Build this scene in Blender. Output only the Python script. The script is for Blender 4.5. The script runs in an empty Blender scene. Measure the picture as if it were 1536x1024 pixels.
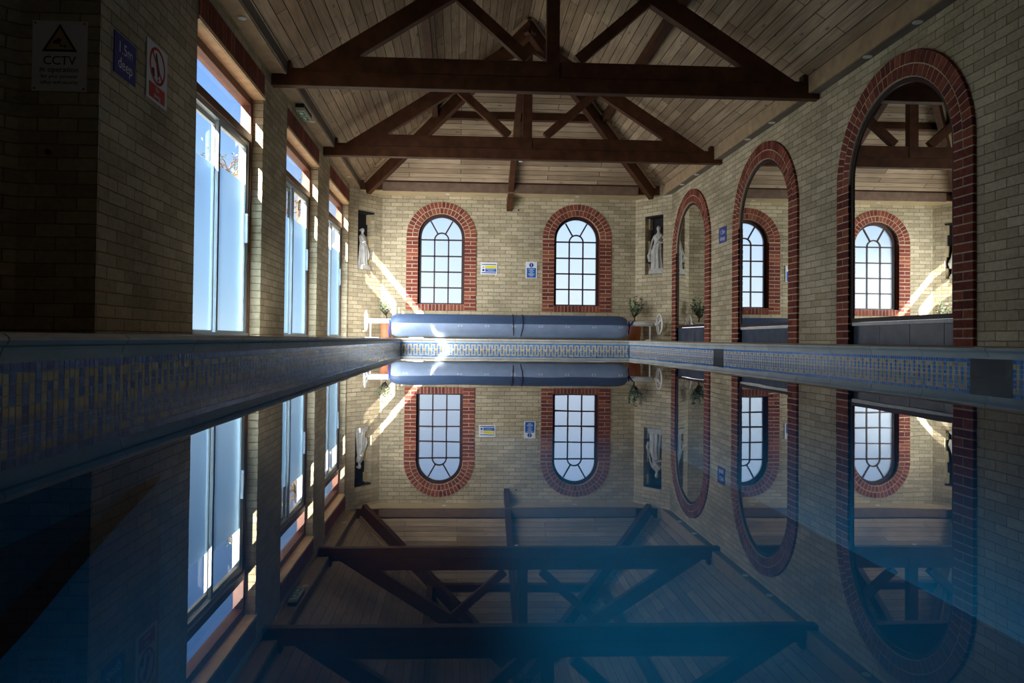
import bpy, bmesh, math, random
from mathutils import Vector, Matrix, noise
from mathutils.geometry import tessellate_polygon
random.seed(7)
C = bpy.context.scene.collection
PI = math.pi

# ---------------------------------------------------------------- key sizes (metres)
XL, XR, YB = -2.058, 4.0, 14.01          # inner wall faces left, right, back
YN = -2.6                                  # near wall, behind the camera
CAMZ = 0.197
WATER = 0.004
PXL, PXR, PYF, PYN = -1.058, 3.128, 13.02, -1.3   # pool edges
XC = 1.0                                   # roof centre line
EAVE_Z, RIDGE_Z = 3.18, 5.0
EXL, EXR, EYB, HIPY = -1.886, 3.868, 13.55, 10.55
T1, T2 = 7.79, 10.75
CHL = ((-2.058, 13.38), (-1.512, 14.01))   # chamfer walls at the back corners
CHR = ((4.0, 13.35), (3.469, 14.01))
WINS = [(5.637, 7.513), (8.534, 10.42), (11.306, 13.244)]
WZ0, WZ1 = 0.205, 2.675
YC, WTH = 4.147, .215                     # near end of the left wall, wall thickness at the openings

# ---------------------------------------------------------------- materials
def srgb(r, g, b):
    def f(c):
        c /= 255.0
        return c / 12.92 if c <= 0.04045 else ((c + 0.055) / 1.055) ** 2.4
    return (f(r), f(g), f(b), 1)

class NT:
    def __init__(s, name):
        s.m = bpy.data.materials.new(name); s.m.use_nodes = True
        s.t = s.m.node_tree; s.t.nodes.clear()
        s.out = s.t.nodes.new('ShaderNodeOutputMaterial')
    def n(s, typ, **kw):
        nd = s.t.nodes.new('ShaderNode' + typ)
        for k, v in kw.items():
            if k.startswith('i_'):
                key = k[2:]
                key = int(key) if key.isdigit() else key.replace('_', ' ')
                nd.inputs[key].default_value = v
            else:
                setattr(nd, k, v)
        return nd
    def l(s, a, b): s.t.links.new(a, b)

def principled(name, col, rough=0.6, metal=0.0, spec=0.5, var=0.0, scale=6.0, bump=0.0, bscale=60.0, emit=None, coord='Object'):
    t = NT(name)
    p = t.n('BsdfPrincipled')
    p.inputs['Roughness'].default_value = rough
    p.inputs['Metallic'].default_value = metal
    p.inputs['Specular IOR Level'].default_value = spec
    p.inputs['Base Color'].default_value = col
    tc = t.n('TexCoord')
    if var > 0:
        nz = t.n('TexNoise'); nz.inputs['Scale'].default_value = scale; nz.inputs['Detail'].default_value = 5
        t.l(tc.outputs[coord], nz.inputs['Vector'])
        mr = t.n('MapRange'); mr.inputs['From Min'].default_value = .3; mr.inputs['From Max'].default_value = .7
        mr.inputs['To Min'].default_value = 1 - var; mr.inputs['To Max'].default_value = 1 + var
        t.l(nz.outputs['Fac'], mr.inputs['Value'])
        hs = t.n('HueSaturation'); hs.inputs['Color'].default_value = col
        t.l(mr.outputs['Result'], hs.inputs['Value'])
        t.l(hs.outputs['Color'], p.inputs['Base Color'])
    if bump > 0:
        nz = t.n('TexNoise'); nz.inputs['Scale'].default_value = bscale; nz.inputs['Detail'].default_value = 4
        t.l(tc.outputs[coord], nz.inputs['Vector'])
        b = t.n('Bump'); b.inputs['Strength'].default_value = bump; b.inputs['Distance'].default_value = .004
        t.l(nz.outputs['Fac'], b.inputs['Height']); t.l(b.outputs['Normal'], p.inputs['Normal'])
    if emit:
        p.inputs['Emission Color'].default_value = emit[0]; p.inputs['Emission Strength'].default_value = emit[1]
    t.l(p.outputs[0], t.out.inputs['Surface'])
    return t.m

def mat_brick(name, c1, c2, cm, w=.225, h=.075, mortar=.006, rough_amp=.7):
    t = NT(name)
    uv = t.n('UVMap')
    # wobble the joints slightly so the handmade bricks are not ruler straight
    nw = t.n('TexNoise'); nw.inputs['Scale'].default_value = 9; nw.inputs['Detail'].default_value = 3
    t.l(uv.outputs['UV'], nw.inputs['Vector'])
    vs = t.n('VectorMath', operation='SUBTRACT'); vs.inputs[1].default_value = (.5, .5, .5)
    t.l(nw.outputs['Color'], vs.inputs[0])
    vm = t.n('VectorMath', operation='SCALE'); vm.inputs['Scale'].default_value = .010
    t.l(vs.outputs[0], vm.inputs[0])
    va = t.n('VectorMath', operation='ADD')
    t.l(uv.outputs['UV'], va.inputs[0]); t.l(vm.outputs[0], va.inputs[1])
    br = t.n('TexBrick', offset=.5, squash=1.0)
    for k, v in (('Color1', c1), ('Color2', c2), ('Mortar', cm), ('Scale', 1.0), ('Mortar Size', mortar),
                 ('Mortar Smooth', .35), ('Bias', -.1), ('Brick Width', w), ('Row Height', h)):
        br.inputs[k].default_value = v
    t.l(va.outputs[0], br.inputs['Vector'])
    nz = t.n('TexNoise'); nz.inputs['Scale'].default_value = 28; nz.inputs['Detail'].default_value = 6; nz.inputs['Roughness'].default_value = .65
    t.l(uv.outputs['UV'], nz.inputs['Vector'])
    nb = t.n('TexNoise'); nb.inputs['Scale'].default_value = 1.6; nb.inputs['Detail'].default_value = 3
    t.l(uv.outputs['UV'], nb.inputs['Vector'])
    ad = t.n('Math', operation='ADD'); t.l(nz.outputs['Fac'], ad.inputs[0]); t.l(nb.outputs['Fac'], ad.inputs[1])
    mr = t.n('MapRange'); mr.inputs['From Min'].default_value = .7; mr.inputs['From Max'].default_value = 1.3
    mr.inputs['To Min'].default_value = .72; mr.inputs['To Max'].default_value = 1.22
    t.l(ad.outputs[0], mr.inputs['Value'])
    hs = t.n('HueSaturation'); t.l(br.outputs['Color'], hs.inputs['Color']); t.l(mr.outputs['Result'], hs.inputs['Value'])
    p = t.n('BsdfPrincipled'); p.inputs['Roughness'].default_value = .9; p.inputs['Specular IOR Level'].default_value = .15
    t.l(hs.outputs['Color'], p.inputs['Base Color'])
    # height: bricks proud of the joint, rough split faces
    iv = t.n('Math', operation='SUBTRACT'); iv.inputs[0].default_value = 1.0; t.l(br.outputs['Fac'], iv.inputs[1])
    n2 = t.n('TexNoise'); n2.inputs['Scale'].default_value = 16; n2.inputs['Detail'].default_value = 6; n2.inputs['Roughness'].default_value = .6
    t.l(uv.outputs['UV'], n2.inputs['Vector'])
    sc = t.n('Math', operation='MULTIPLY_ADD'); sc.inputs[1].default_value = rough_amp
    t.l(n2.outputs['Fac'], sc.inputs[0]); t.l(iv.outputs[0], sc.inputs[2])
    b = t.n('Bump'); b.inputs['Strength'].default_value = .8; b.inputs['Distance'].default_value = .012
    t.l(sc.outputs[0], b.inputs['Height']); t.l(b.outputs['Normal'], p.inputs['Normal'])
    t.l(p.outputs[0], t.out.inputs['Surface'])
    return t.m

def mat_boards(name, c1, c2, cgap, w=2.6, h=.12, gap=.0035):
    t = NT(name)
    uv = t.n('UVMap')
    br = t.n('TexBrick', offset=.37, offset_frequency=2)
    for k, v in (('Color1', c1), ('Color2', c2), ('Mortar', cgap), ('Scale', 1.0), ('Mortar Size', gap),
                 ('Mortar Smooth', .3), ('Bias', 0.0), ('Brick Width', w), ('Row Height', h)):
        br.inputs[k].default_value = v
    t.l(uv.outputs['UV'], br.inputs['Vector'])
    mp = t.n('Mapping'); mp.inputs['Scale'].default_value = (1.5, 26, 1)
    t.l(uv.outputs['UV'], mp.inputs['Vector'])
    gr = t.n('TexNoise'); gr.inputs['Scale'].default_value = 1.6; gr.inputs['Detail'].default_value = 6; gr.inputs['Distortion'].default_value = .6
    t.l(mp.outputs[0], gr.inputs['Vector'])
    mr = t.n('MapRange'); mr.inputs['From Min'].default_value = .3; mr.inputs['From Max'].default_value = .7
    mr.inputs['To Min'].default_value = .72; mr.inputs['To Max'].default_value = 1.2
    t.l(gr.outputs['Fac'], mr.inputs['Value'])
    big = t.n('TexNoise'); big.inputs['Scale'].default_value = 1.3; big.inputs['Detail'].default_value = 2
    t.l(uv.outputs['UV'], big.inputs['Vector'])
    mb = t.n('MapRange'); mb.inputs['From Min'].default_value = .3; mb.inputs['From Max'].default_value = .7
    mb.inputs['To Min'].default_value = .8; mb.inputs['To Max'].default_value = 1.15
    t.l(big.outputs['Fac'], mb.inputs['Value'])
    mu = t.n('Math', operation='MULTIPLY'); t.l(mr.outputs[0], mu.inputs[0]); t.l(mb.outputs[0], mu.inputs[1])
    # knots
    mk = t.n('Mapping'); mk.inputs['Scale'].default_value = (3.0, 8.3, 1)
    t.l(uv.outputs['UV'], mk.inputs['Vector'])
    vo = t.n('TexVoronoi'); vo.inputs['Scale'].default_value = 1.0; vo.inputs['Randomness'].default_value = 1.0
    t.l(mk.outputs[0], vo.inputs['Vector'])
    kr = t.n('MapRange'); kr.inputs['From Min'].default_value = .05; kr.inputs['From Max'].default_value = .16
    kr.inputs['To Min'].default_value = .45; kr.inputs['To Max'].default_value = 1.0
    t.l(vo.outputs['Distance'], kr.inputs['Value'])
    m2 = t.n('Math', operation='MULTIPLY'); t.l(mu.outputs[0], m2.inputs[0]); t.l(kr.outputs[0], m2.inputs[1])
    hs = t.n('HueSaturation'); t.l(br.outputs['Color'], hs.inputs['Color']); t.l(m2.outputs[0], hs.inputs['Value'])
    p = t.n('BsdfPrincipled'); p.inputs['Roughness'].default_value = .62; p.inputs['Specular IOR Level'].default_value = .3
    t.l(hs.outputs['Color'], p.inputs['Base Color'])
    iv = t.n('Math', operation='SUBTRACT'); iv.inputs[0].default_value = 1.0; t.l(br.outputs['Fac'], iv.inputs[1])
    b = t.n('Bump'); b.inputs['Strength'].default_value = .6; b.inputs['Distance'].default_value = .006
    t.l(iv.outputs[0], b.inputs['Height']); t.l(b.outputs['Normal'], p.inputs['Normal'])
    t.l(p.outputs[0], t.out.inputs['Surface'])
    return t.m

def mat_island(name, cols, rough=.85, var=.25, bump=.35, spec=.2, nscale=25):
    """colour chosen per loose piece (brick, tile, leaf) of a mesh"""
    t = NT(name)
    g = t.n('NewGeometry')
    cr = t.n('ValToRGB'); cr.color_ramp.interpolation = 'CONSTANT'
    els = cr.color_ramp.elements
    while len(els) < len(cols): els.new(.5)
    for i, c in enumerate(cols):
        els[i].position = i / len(cols); els[i].color = c
    t.l(g.outputs['Random Per Island'], cr.inputs['Fac'])
    tc = t.n('TexCoord')
    nz = t.n('TexNoise'); nz.inputs['Scale'].default_value = nscale; nz.inputs['Detail'].default_value = 5
    t.l(tc.outputs['Object'], nz.inputs['Vector'])
    mr = t.n('MapRange'); mr.inputs['From Min'].default_value = .3; mr.inputs['From Max'].default_value = .7
    mr.inputs['To Min'].default_value = 1 - var; mr.inputs['To Max'].default_value = 1 + var
    t.l(nz.outputs['Fac'], mr.inputs['Value'])
    hs = t.n('HueSaturation'); t.l(cr.outputs['Color'], hs.inputs['Color']); t.l(mr.outputs[0], hs.inputs['Value'])
    p = t.n('BsdfPrincipled'); p.inputs['Roughness'].default_value = rough; p.inputs['Specular IOR Level'].default_value = spec
    t.l(hs.outputs['Color'], p.inputs['Base Color'])
    if bump > 0:
        b = t.n('Bump'); b.inputs['Strength'].default_value = bump; b.inputs['Distance'].default_value = .004
        t.l(nz.outputs['Fac'], b.inputs['Height']); t.l(b.outputs['Normal'], p.inputs['Normal'])
    t.l(p.outputs[0], t.out.inputs['Surface'])
    return t.m

def mat_clear(name, tint=(.95, .97, 1, 1)):
    t = NT(name)
    tr = t.n('BsdfTransparent'); tr.inputs['Color'].default_value = tint
    gl = t.n('BsdfGlossy'); gl.inputs['Roughness'].default_value = 0.0
    fr = t.n('Fresnel'); fr.inputs['IOR'].default_value = 1.4
    mx = t.n('MixShader')
    t.l(fr.outputs[0], mx.inputs['Fac']); t.l(tr.outputs[0], mx.inputs[1]); t.l(gl.outputs[0], mx.inputs[2])
    t.l(mx.outputs[0], t.out.inputs['Surface'])
    return t.m

def mat_frosted(name, col, rough):
    t = NT(name)
    g = t.n('BsdfGlass'); g.inputs['Color'].default_value = col; g.inputs['Roughness'].default_value = rough; g.inputs['IOR'].default_value = 1.45
    t.l(g.outputs[0], t.out.inputs['Surface'])
    return t.m

def mat_water(name):
    t = NT(name)
    tc = t.n('TexCoord')
    mp = t.n('Mapping'); mp.inputs['Scale'].default_value = (1.0, .55, 1)
    t.l(tc.outputs['Object'], mp.inputs['Vector'])
    nz = t.n('TexNoise'); nz.inputs['Scale'].default_value = 2.2; nz.inputs['Detail'].default_value = 2
    t.l(mp.outputs[0], nz.inputs['Vector'])
    b = t.n('Bump'); b.inputs['Strength'].default_value = .05; b.inputs['Distance'].default_value = .012
    t.l(nz.outputs['Fac'], b.inputs['Height'])
    tr = t.n('BsdfTransparent'); tr.inputs['Color'].default_value = (.70, .90, .96, 1)
    gl = t.n('BsdfGlossy'); gl.inputs['Roughness'].default_value = 0.0
    fr = t.n('Fresnel'); fr.inputs['IOR'].default_value = 1.333
    t.l(b.outputs['Normal'], gl.inputs['Normal']); t.l(b.outputs['Normal'], fr.inputs['Normal'])
    mx = t.n('MixShader')
    pw = t.n('Math', operation='POWER'); pw.inputs[1].default_value = .6; t.l(fr.outputs[0], pw.inputs[0])
    t.l(pw.outputs[0], mx.inputs['Fac']); t.l(tr.outputs[0], mx.inputs[1]); t.l(gl.outputs[0], mx.inputs[2])
    t.l(mx.outputs[0], t.out.inputs['Surface'])
    return t.m

M = {}
M['buff'] = mat_brick('buff_brick', srgb(198, 185, 156), srgb(168, 155, 127), srgb(140, 124, 95), mortar=.0045)
M['red'] = mat_island('red_brick', [srgb(136, 72, 58), srgb(120, 60, 50), srgb(146, 82, 64), srgb(108, 54, 48), srgb(128, 66, 55)])
M['mortar'] = principled('pale_mortar', srgb(196, 180, 150), .95, spec=.1, var=.15, scale=30, bump=.3)
M['boards'] = mat_boards('pine_boards', srgb(192, 168, 138), srgb(150, 126, 100), srgb(44, 30, 20), gap=.005)
M['palepine'] = principled('pale_pine_lining', srgb(226, 198, 156), .6, var=.15, scale=9)  # pine lightened in colour to stand in for bounced light on the lining
M['pine'] = principled('pine_trim', srgb(172, 146, 114), .6, var=.18, scale=9, bump=.2)
M['greytrim'] = principled('grey_painted_fascia', srgb(118, 108, 98), .6, var=.15, scale=8)
M['fascia'] = principled('brown_fascia', srgb(122, 98, 80), .6, var=.2, scale=10, bump=.2)
M['beam'] = principled('stained_timber', srgb(80, 48, 29), .55, spec=.3, var=.35, scale=7, bump=.3, bscale=40)
M['frame'] = principled('brown_window_wood', srgb(104, 62, 44), .5, var=.25, scale=12)
M['darkframe'] = principled('dark_brown_frame', srgb(58, 36, 32), .5, var=.2, scale=10)
M['alu'] = principled('white_aluminium', srgb(158, 168, 174), .4, metal=.0, spec=.5, var=.05)
M['seal'] = principled('dark_rubber_seal', srgb(38, 40, 44), .6)
M['clear'] = mat_clear('clear_glass')
M['frost'] = mat_frosted('frosted_glass', (.70, .84, .95, 1), .38)
M['obscure'] = mat_frosted('obscure_glass', (.90, .94, .98, 1), .30)
M['water'] = mat_water('still_pool_water')
t_ = NT('mirror_glass'); g_ = t_.n('BsdfGlossy'); g_.inputs['Roughness'].default_value = 0; g_.inputs['Color'].default_value = (.88, .9, .88, 1)
t_.l(g_.outputs[0], t_.out.inputs['Surface']); M['mirror'] = t_.m
M['coping'] = principled('cast_stone_coping', srgb(214, 214, 204), .5, var=.12, scale=5, bump=.15)
M['deck'] = principled('stone_deck', srgb(176, 158, 132), .7, var=.15, scale=4, bump=.2)
M['blue'] = mat_island('blue_mosaic', [srgb(34, 116, 200), srgb(46, 136, 218), srgb(28, 98, 184), srgb(64, 150, 224), srgb(38, 124, 208)], rough=.2, var=.06, bump=0, spec=.5)
M['yellow'] = mat_island('sand_mosaic', [srgb(220, 200, 152), srgb(210, 190, 140), srgb(228, 210, 166)], rough=.25, var=.06, bump=0, spec=.5)
M['darkblue'] = mat_island('navy_mosaic', [srgb(5, 14, 36), srgb(4, 20, 52), srgb(7, 12, 28)], rough=.2, var=.06, bump=0, spec=.5)
M['darkbrown'] = mat_island('brown_mosaic', [srgb(30, 24, 16), srgb(36, 30, 22)], rough=.2, var=.06, bump=0, spec=.5)
M['grout'] = principled('pale_grout', srgb(226, 234, 236), .8, spec=.2)
M['basin'] = principled('pool_tile', srgb(10, 108, 150), .4, var=.1, scale=3)
M['stepedge'] = principled('red_brown_step_tile', srgb(92, 44, 36), .4, var=.2, scale=20)
M['slate'] = principled('slate_tile', srgb(72, 82, 98), .3, spec=.5, var=.35, scale=7, bump=.25, bscale=20)
M['rust'] = principled('white_rail_with_rust', srgb(222, 220, 214), .5, var=.14, scale=14)
M['cover_dark'] = principled('blue_bubble_cover', srgb(62, 80, 108), .45, spec=.4, var=.08, scale=20)
M['cover_light'] = principled('pale_blue_cover_flap', srgb(138, 154, 180), .4, spec=.5, var=.1, scale=6, bump=.35, bscale=9)
M['cover_end'] = principled('white_roll_end', srgb(214, 220, 226), .5)
M['whitepl'] = principled('white_plastic', srgb(226, 226, 222), .35, var=.03)
M['chrome'] = principled('steel_tube', srgb(170, 172, 176), .3, metal=.8)
M['strapblue'] = principled('blue_strap', srgb(24, 56, 150), .7)
M['strapblack'] = principled('black_strap', srgb(14, 14, 18), .7)
M['terracotta'] = principled('terracotta', srgb(190, 120, 84), .8, var=.12, scale=8, bump=.2)
M['soil'] = principled('soil', srgb(52, 40, 30), .95, var=.3, scale=40)
M['bark'] = principled('bark', srgb(84, 72, 58), .9, var=.3, scale=30, bump=.4)
M['leaf'] = mat_island('olive_leaf', [srgb(88, 110, 80), srgb(112, 134, 100), srgb(146, 164, 132), srgb(72, 92, 68)], rough=.6, var=.1, bump=0)
M['statue'] = principled('white_marble_statue', srgb(182, 180, 174), .65, var=.18, scale=14, bump=.2)
M['black'] = principled('black_niche_back', srgb(14, 14, 16), .8)
M['signwhite'] = principled('sign_white', srgb(222, 226, 230), .4)
M['signgrey'] = principled('cctv_sign_board', srgb(236, 230, 228), .45)
M['signblue'] = principled('sign_blue', srgb(22, 44, 140), .4)
M['signsky'] = principled('sign_mid_blue', srgb(24, 92, 176), .4)
M['signyellow'] = principled('sign_yellow', srgb(226, 210, 30), .4)
M['signamber'] = principled('sign_amber', srgb(190, 160, 112), .4)
M['signred'] = principled('sign_red', srgb(190, 26, 34), .4)
M['signblack'] = principled('sign_black', srgb(12, 12, 14), .5)
M['signgreen'] = principled('sign_green', srgb(20, 130, 84), .4)
M['exitbody'] = principled('exit_light_body', srgb(214, 218, 204), .35)
M['lampdark'] = principled('lamp_centre', srgb(90, 96, 104), .3)
M['gravel'] = principled('gravel', srgb(104, 106, 100), .9, var=.2, scale=8)
M['twig'] = principled('twig_brown', srgb(96, 74, 56), .9, var=.3, scale=20)
M['stone_ext'] = principled('render_outside', srgb(190, 170, 130), .9, var=.1, scale=3)

# ---------------------------------------------------------------- mesh helpers
class MB:
    def __init__(s):
        s.v = []; s.f = []; s.mi = []; s.uv = []
    def face(s, pts, mi=0, uv=None):
        i = len(s.v)
        s.v += [Vector(p) for p in pts]
        s.f.append(list(range(i, i + len(pts)))); s.mi.append(mi)
        s.uv.append(uv if uv else [(0, 0)] * len(pts))
    def shared(s, verts, faces, mi=0, uvs=None):
        i = len(s.v); s.v += [Vector(p) for p in verts]
        for k, f in enumerate(faces):
            s.f.append([i + a for a in f]); s.mi.append(mi)
            s.uv.append(uvs[k] if uvs else [(0, 0)] * len(f))
    def box(s, lo, hi, mi=0, mat=None, wood=None):
        """axis box; wood = axis index of the grain, gives uv in metres"""
        x0, y0, z0 = lo; x1, y1, z1 = hi
        vs = [Vector(p) for p in ((x0, y0, z0), (x1, y0, z0), (x1, y1, z0), (x0, y1, z0), (x0, y0, z1), (x1, y0, z1), (x1, y1, z1), (x0, y1, z1))]
        if mat: vs = [mat @ p for p in vs]
        s.shared(vs, [(0, 3, 2, 1), (4, 5, 6, 7), (0, 1, 5, 4), (1, 2, 6, 5), (2, 3, 7, 6), (3, 0, 4, 7)], mi)
    def bar(s, a, b, w, h, up=(0, 0, 1), mi=0, along_up=0.0):
        """rectangular bar from a to b; w across, h in the 'up' plane, centred on the line shifted by along_up"""
        a, b = Vector(a), Vector(b); d = (b - a).normalized()
        u = Vector(up); u = (u - d * u.dot(d)).normalized(); r = d.cross(u)
        vs = []
        for p in (a, b):
            for i, j in ((-1, -1), (1, -1), (1, 1), (-1, 1)):
                vs.append(p + r * (w / 2 * i) + u * (h / 2 * j + along_up))
        s.shared(vs, [(0, 1, 2, 3), (7, 6, 5, 4), (0, 4, 5, 1), (1, 5, 6, 2), (2, 6, 7, 3), (3, 7, 4, 0)], mi)
    def tube(s, pts, r, seg=10, mi=0, caps=True):
        pts = [Vector(p) for p in pts]; n = len(pts)
        rr = r if isinstance(r, (list, tuple)) else [r] * n
        vs = []; prev = None
        for k, p in enumerate(pts):
            d = (pts[min(k + 1, n - 1)] - pts[max(k - 1, 0)]).normalized()
            if prev is None:
                u = Vector((0, 0, 1)) if abs(d.z) < .9 else Vector((1, 0, 0))
            else:
                u = prev
            u = (u - d * u.dot(d)).normalized(); prev = u; w = d.cross(u)
            for j in range(seg):
                a = 2 * PI * j / seg
                vs.append(p + (u * math.cos(a) + w * math.sin(a)) * rr[k])
        fs = []
        for k in range(n - 1):
            for j in range(seg):
                fs.append((k * seg + j, k * seg + (j + 1) % seg, (k + 1) * seg + (j + 1) % seg, (k + 1) * seg + j))
        if caps:
            fs.append(tuple(reversed(range(seg)))); fs.append(tuple(range((n - 1) * seg, n * seg)))
        s.shared(vs, fs, mi)
    def lathe(s, prof, seg=24, origin=(0, 0, 0), mi=0):
        o = Vector(origin); vs = []; fs = []; n = len(prof)
        for r, z in prof:
            for j in range(seg):
                a = 2 * PI * j / seg
                vs.append(o + Vector((r * math.cos(a), r * math.sin(a), z)))
        for k in range(n - 1):
            for j in range(seg):
                fs.append((k * seg + j, k * seg + (j + 1) % seg, (k + 1) * seg + (j + 1) % seg, (k + 1) * seg + j))
        if prof[0][0] > 1e-5: fs.append(tuple(reversed(range(seg))))
        if prof[-1][0] > 1e-5: fs.append(tuple(range((n - 1) * seg, n * seg)))
        s.shared(vs, fs, mi)
    def prism(s, poly, n, depth, mi=0):
        """closed polygon (3d, planar) pushed along n by depth"""
        n = Vector(n) * depth; k = len(poly)
        a = [Vector(p) for p in poly]; b = [p + n for p in a]
        s.shared(a + b, [tuple(range(k))[::-1], tuple(range(k, 2 * k))] + [(i, (i + 1) % k, k + (i + 1) % k, k + i) for i in range(k)], mi)
    def build(s, name, mats, parent=None, smooth=False, bevel=0.0, fix=True):
        me = bpy.data.meshes.new(name)
        me.from_pydata([tuple(p) for p in s.v], [], s.f)
        if not isinstance(mats, (list, tuple)): mats = [mats]
        for m in mats: me.materials.append(m)
        ul = me.uv_layers.new(name='UVMap')
        for k, poly in enumerate(me.polygons):
            poly.material_index = s.mi[k]; poly.use_smooth = smooth
            for li, uv in zip(poly.loop_indices, s.uv[k]): ul.data[li].uv = uv
        if fix:
            bm = bmesh.new(); bm.from_mesh(me); bmesh.ops.recalc_face_normals(bm, faces=bm.faces); bm.to_mesh(me); bm.free()
        me.update()
        o = bpy.data.objects.new(name, me); C.objects.link(o)
        if parent is not None:
            o.parent = parent
            o.matrix_parent_inverse = parent_world(parent).inverted()
        if bevel:
            b = o.modifiers.new('bevel', 'BEVEL'); b.width = bevel; b.segments = 2; b.limit_method = 'ANGLE'
        return o

def parent_world(p):
    m = p.matrix_basis.copy()
    q = p
    while q.parent is not None:
        m = q.parent.matrix_basis @ q.matrix_parent_inverse @ m
        q = q.parent
    return m

def thing(name, label, cat, loc=(0, 0, 0), group=None):
    o = bpy.data.objects.new(name, None); C.objects.link(o); o.location = loc
    o.empty_display_size = .1
    tag(o, label, cat, group); return o
def tag(o, label, cat, group=None, kind=None):
    o['label'] = label; o['category'] = cat
    if group: o['group'] = group
    if kind: o['kind'] = kind
    return o
def struct(o, label, cat='wall'):
    o['kind'] = 'structure'; o['label'] = label; o['category'] = cat; return o

def text_part(txt, size, mat, parent, origin, ux, uz, name='lettering', align='CENTER', ext=.0006):
    """flat lettering; ux = reading direction, uz = up, both world unit vectors"""
    cu = bpy.data.curves.new('txt', 'FONT'); cu.body = txt; cu.size = size; cu.align_x = align; cu.align_y = 'CENTER'; cu.extrude = ext
    cu.resolution_u = 3
    ob = bpy.data.objects.new('txt', cu); C.objects.link(ob)
    dg = bpy.context.evaluated_depsgraph_get()
    me = bpy.data.meshes.new_from_object(ob.evaluated_get(dg))
    bpy.data.objects.remove(ob); bpy.data.curves.remove(cu)
    ux, uz = Vector(ux), Vector(uz); n = ux.cross(uz)
    m = Matrix(((ux.x, uz.x, n.x, origin[0]), (ux.y, uz.y, n.y, origin[1]), (ux.z, uz.z, n.z, origin[2]), (0, 0, 0, 1)))
    me.transform(m); me.materials.clear(); me.materials.append(mat)
    o = bpy.data.objects.new(name, me); C.objects.link(o)
    o.parent = parent; o.matrix_parent_inverse = parent_world(parent).inverted()
    return o

def wall_face(mb, P, U, outer, holes, mi=0, flip=False):
    """tessellated vertical face. P origin (x,y), U unit dir (x,y); polygons in (u,z)"""
    polys = [[Vector((u, z, 0)) for u, z in outer]] + [[Vector((u, z, 0)) for u, z in h] for h in holes]
    tris = tessellate_polygon(polys)
    flat = [p for poly in polys for p in poly]
    for t in tris:
        pts = [(P[0] + U[0] * flat[i].x, P[1] + U[1] * flat[i].x, flat[i].y) for i in t]
        mb.face(pts, mi, [(flat[i].x, flat[i].y) for i in t])
def reveal(mb, P, U, N, hole, d0, d1, mi=0, skip_bottom=False):
    """inner sides of a hole between depth d0 and d1 along N"""
    k = len(hole); run = 0
    for i in range(k):
        (u0, z0), (u1, z1) = hole[i], hole[(i + 1) % k]
        ln = math.hypot(u1 - u0, z1 - z0)
        q = lambda u, z, d: (P[0] + U[0] * u + N[0] * d, P[1] + U[1] * u + N[1] * d, z)
        vert = abs(z1 - z0) > abs(u1 - u0)
        if vert: uv = [(d0, z0), (d0, z1), (d1, z1), (d1, z0)]
        else: uv = [(u0, d0), (u1, d0), (u1, d1), (u0, d1)]
        mb.face([q(u0, z0, d0), q(u1, z1, d0), q(u1, z1, d1), q(u0, z0, d1)], mi, uv)
        run += ln
def rect(u0, u1, z0, z1): return [(u0, z0), (u1, z0), (u1, z1), (u0, z1)]
def arch(uc, r, z0, zs, n=28):
    pts = [(uc - r, z0), (uc + r, z0)]
    for i in range(n + 1):
        a = PI * i / n
        pts.append((uc + r * math.cos(a), zs + r * math.sin(a)))
    return pts

# ---------------------------------------------------------------- walls
TOP = 3.6
mb = MB()
wall_face(mb, (XL, 0), (0, 1), rect(YC, 13.38, .10, TOP), [rect(a, b, WZ0, WZ1) for a, b in WINS])
for a, b in WINS: reveal(mb, (XL, 0), (0, 1), (-1, 0), rect(a, b, WZ0, WZ1), 0, WTH)
wall_face(mb, (XL - WTH, 0), (0, 1), rect(YC, 13.8, .05, TOP), [rect(a, b, WZ0, WZ1) for a, b in WINS])
mb.face([(XL, YC, .1), (-2.50, YC, .1), (-2.50, YC, TOP), (XL, YC, TOP)], 0, [(0, .1), (.442, .1), (.442, TOP), (0, TOP)])
mb.face([(-2.50, YC, .1), (-3.2, 3.5, .1), (-3.2, 3.5, TOP), (-2.50, YC, TOP)], 0, [(.5, .1), (1.4, .1), (1.4, TOP), (.5, TOP)])
mb.face([(-3.2, 3.5, .1), (-3.2, YN, .1), (-3.2, YN, TOP), (-3.2, 3.5, TOP)], 0, [(0, .1), (6, .1), (6, TOP), (0, TOP)])
wl = mb.build('wall_left', M['buff'], fix=False)
struct(wl, 'buff brick left wall with three tall glazed openings')
for a, b in WINS:                              # soldier courses over the openings
    mb = MB(); n = int((b - a) / .075); st = (b - a) / n
    mb.box((XL - .02, a, 2.70), (XL + .004, b, 2.91), 1)
    for i in range(n):
        mb.box((XL - .01, a + i * st + .004, 2.703), (XL + .012, a + (i + 1) * st - .004, 2.907), 0)
    mb.build('brick_lintel', [M['red'], M['mortar']], wl)

mb = MB()
ARCHES = [(6.372, 1.003), (9.272, 1.003), (12.23, 1.003)]
AR_IN, AR_SP, MIRX = .779, 1.823, XR + .005
hol = [arch(c, AR_IN, .12, AR_SP) for c, r in ARCHES]
wall_face(mb, (XR, 0), (0, 1), rect(YN, 13.36, .10, TOP), hol)
for h in hol: reveal(mb, (XR, 0), (0, 1), (1, 0), h, 0, .10, 1)
wr = struct(mb.build('wall_right', [M['buff'], M['darkframe']], fix=False), 'buff brick right wall with three tall arched mirror recesses')

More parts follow.
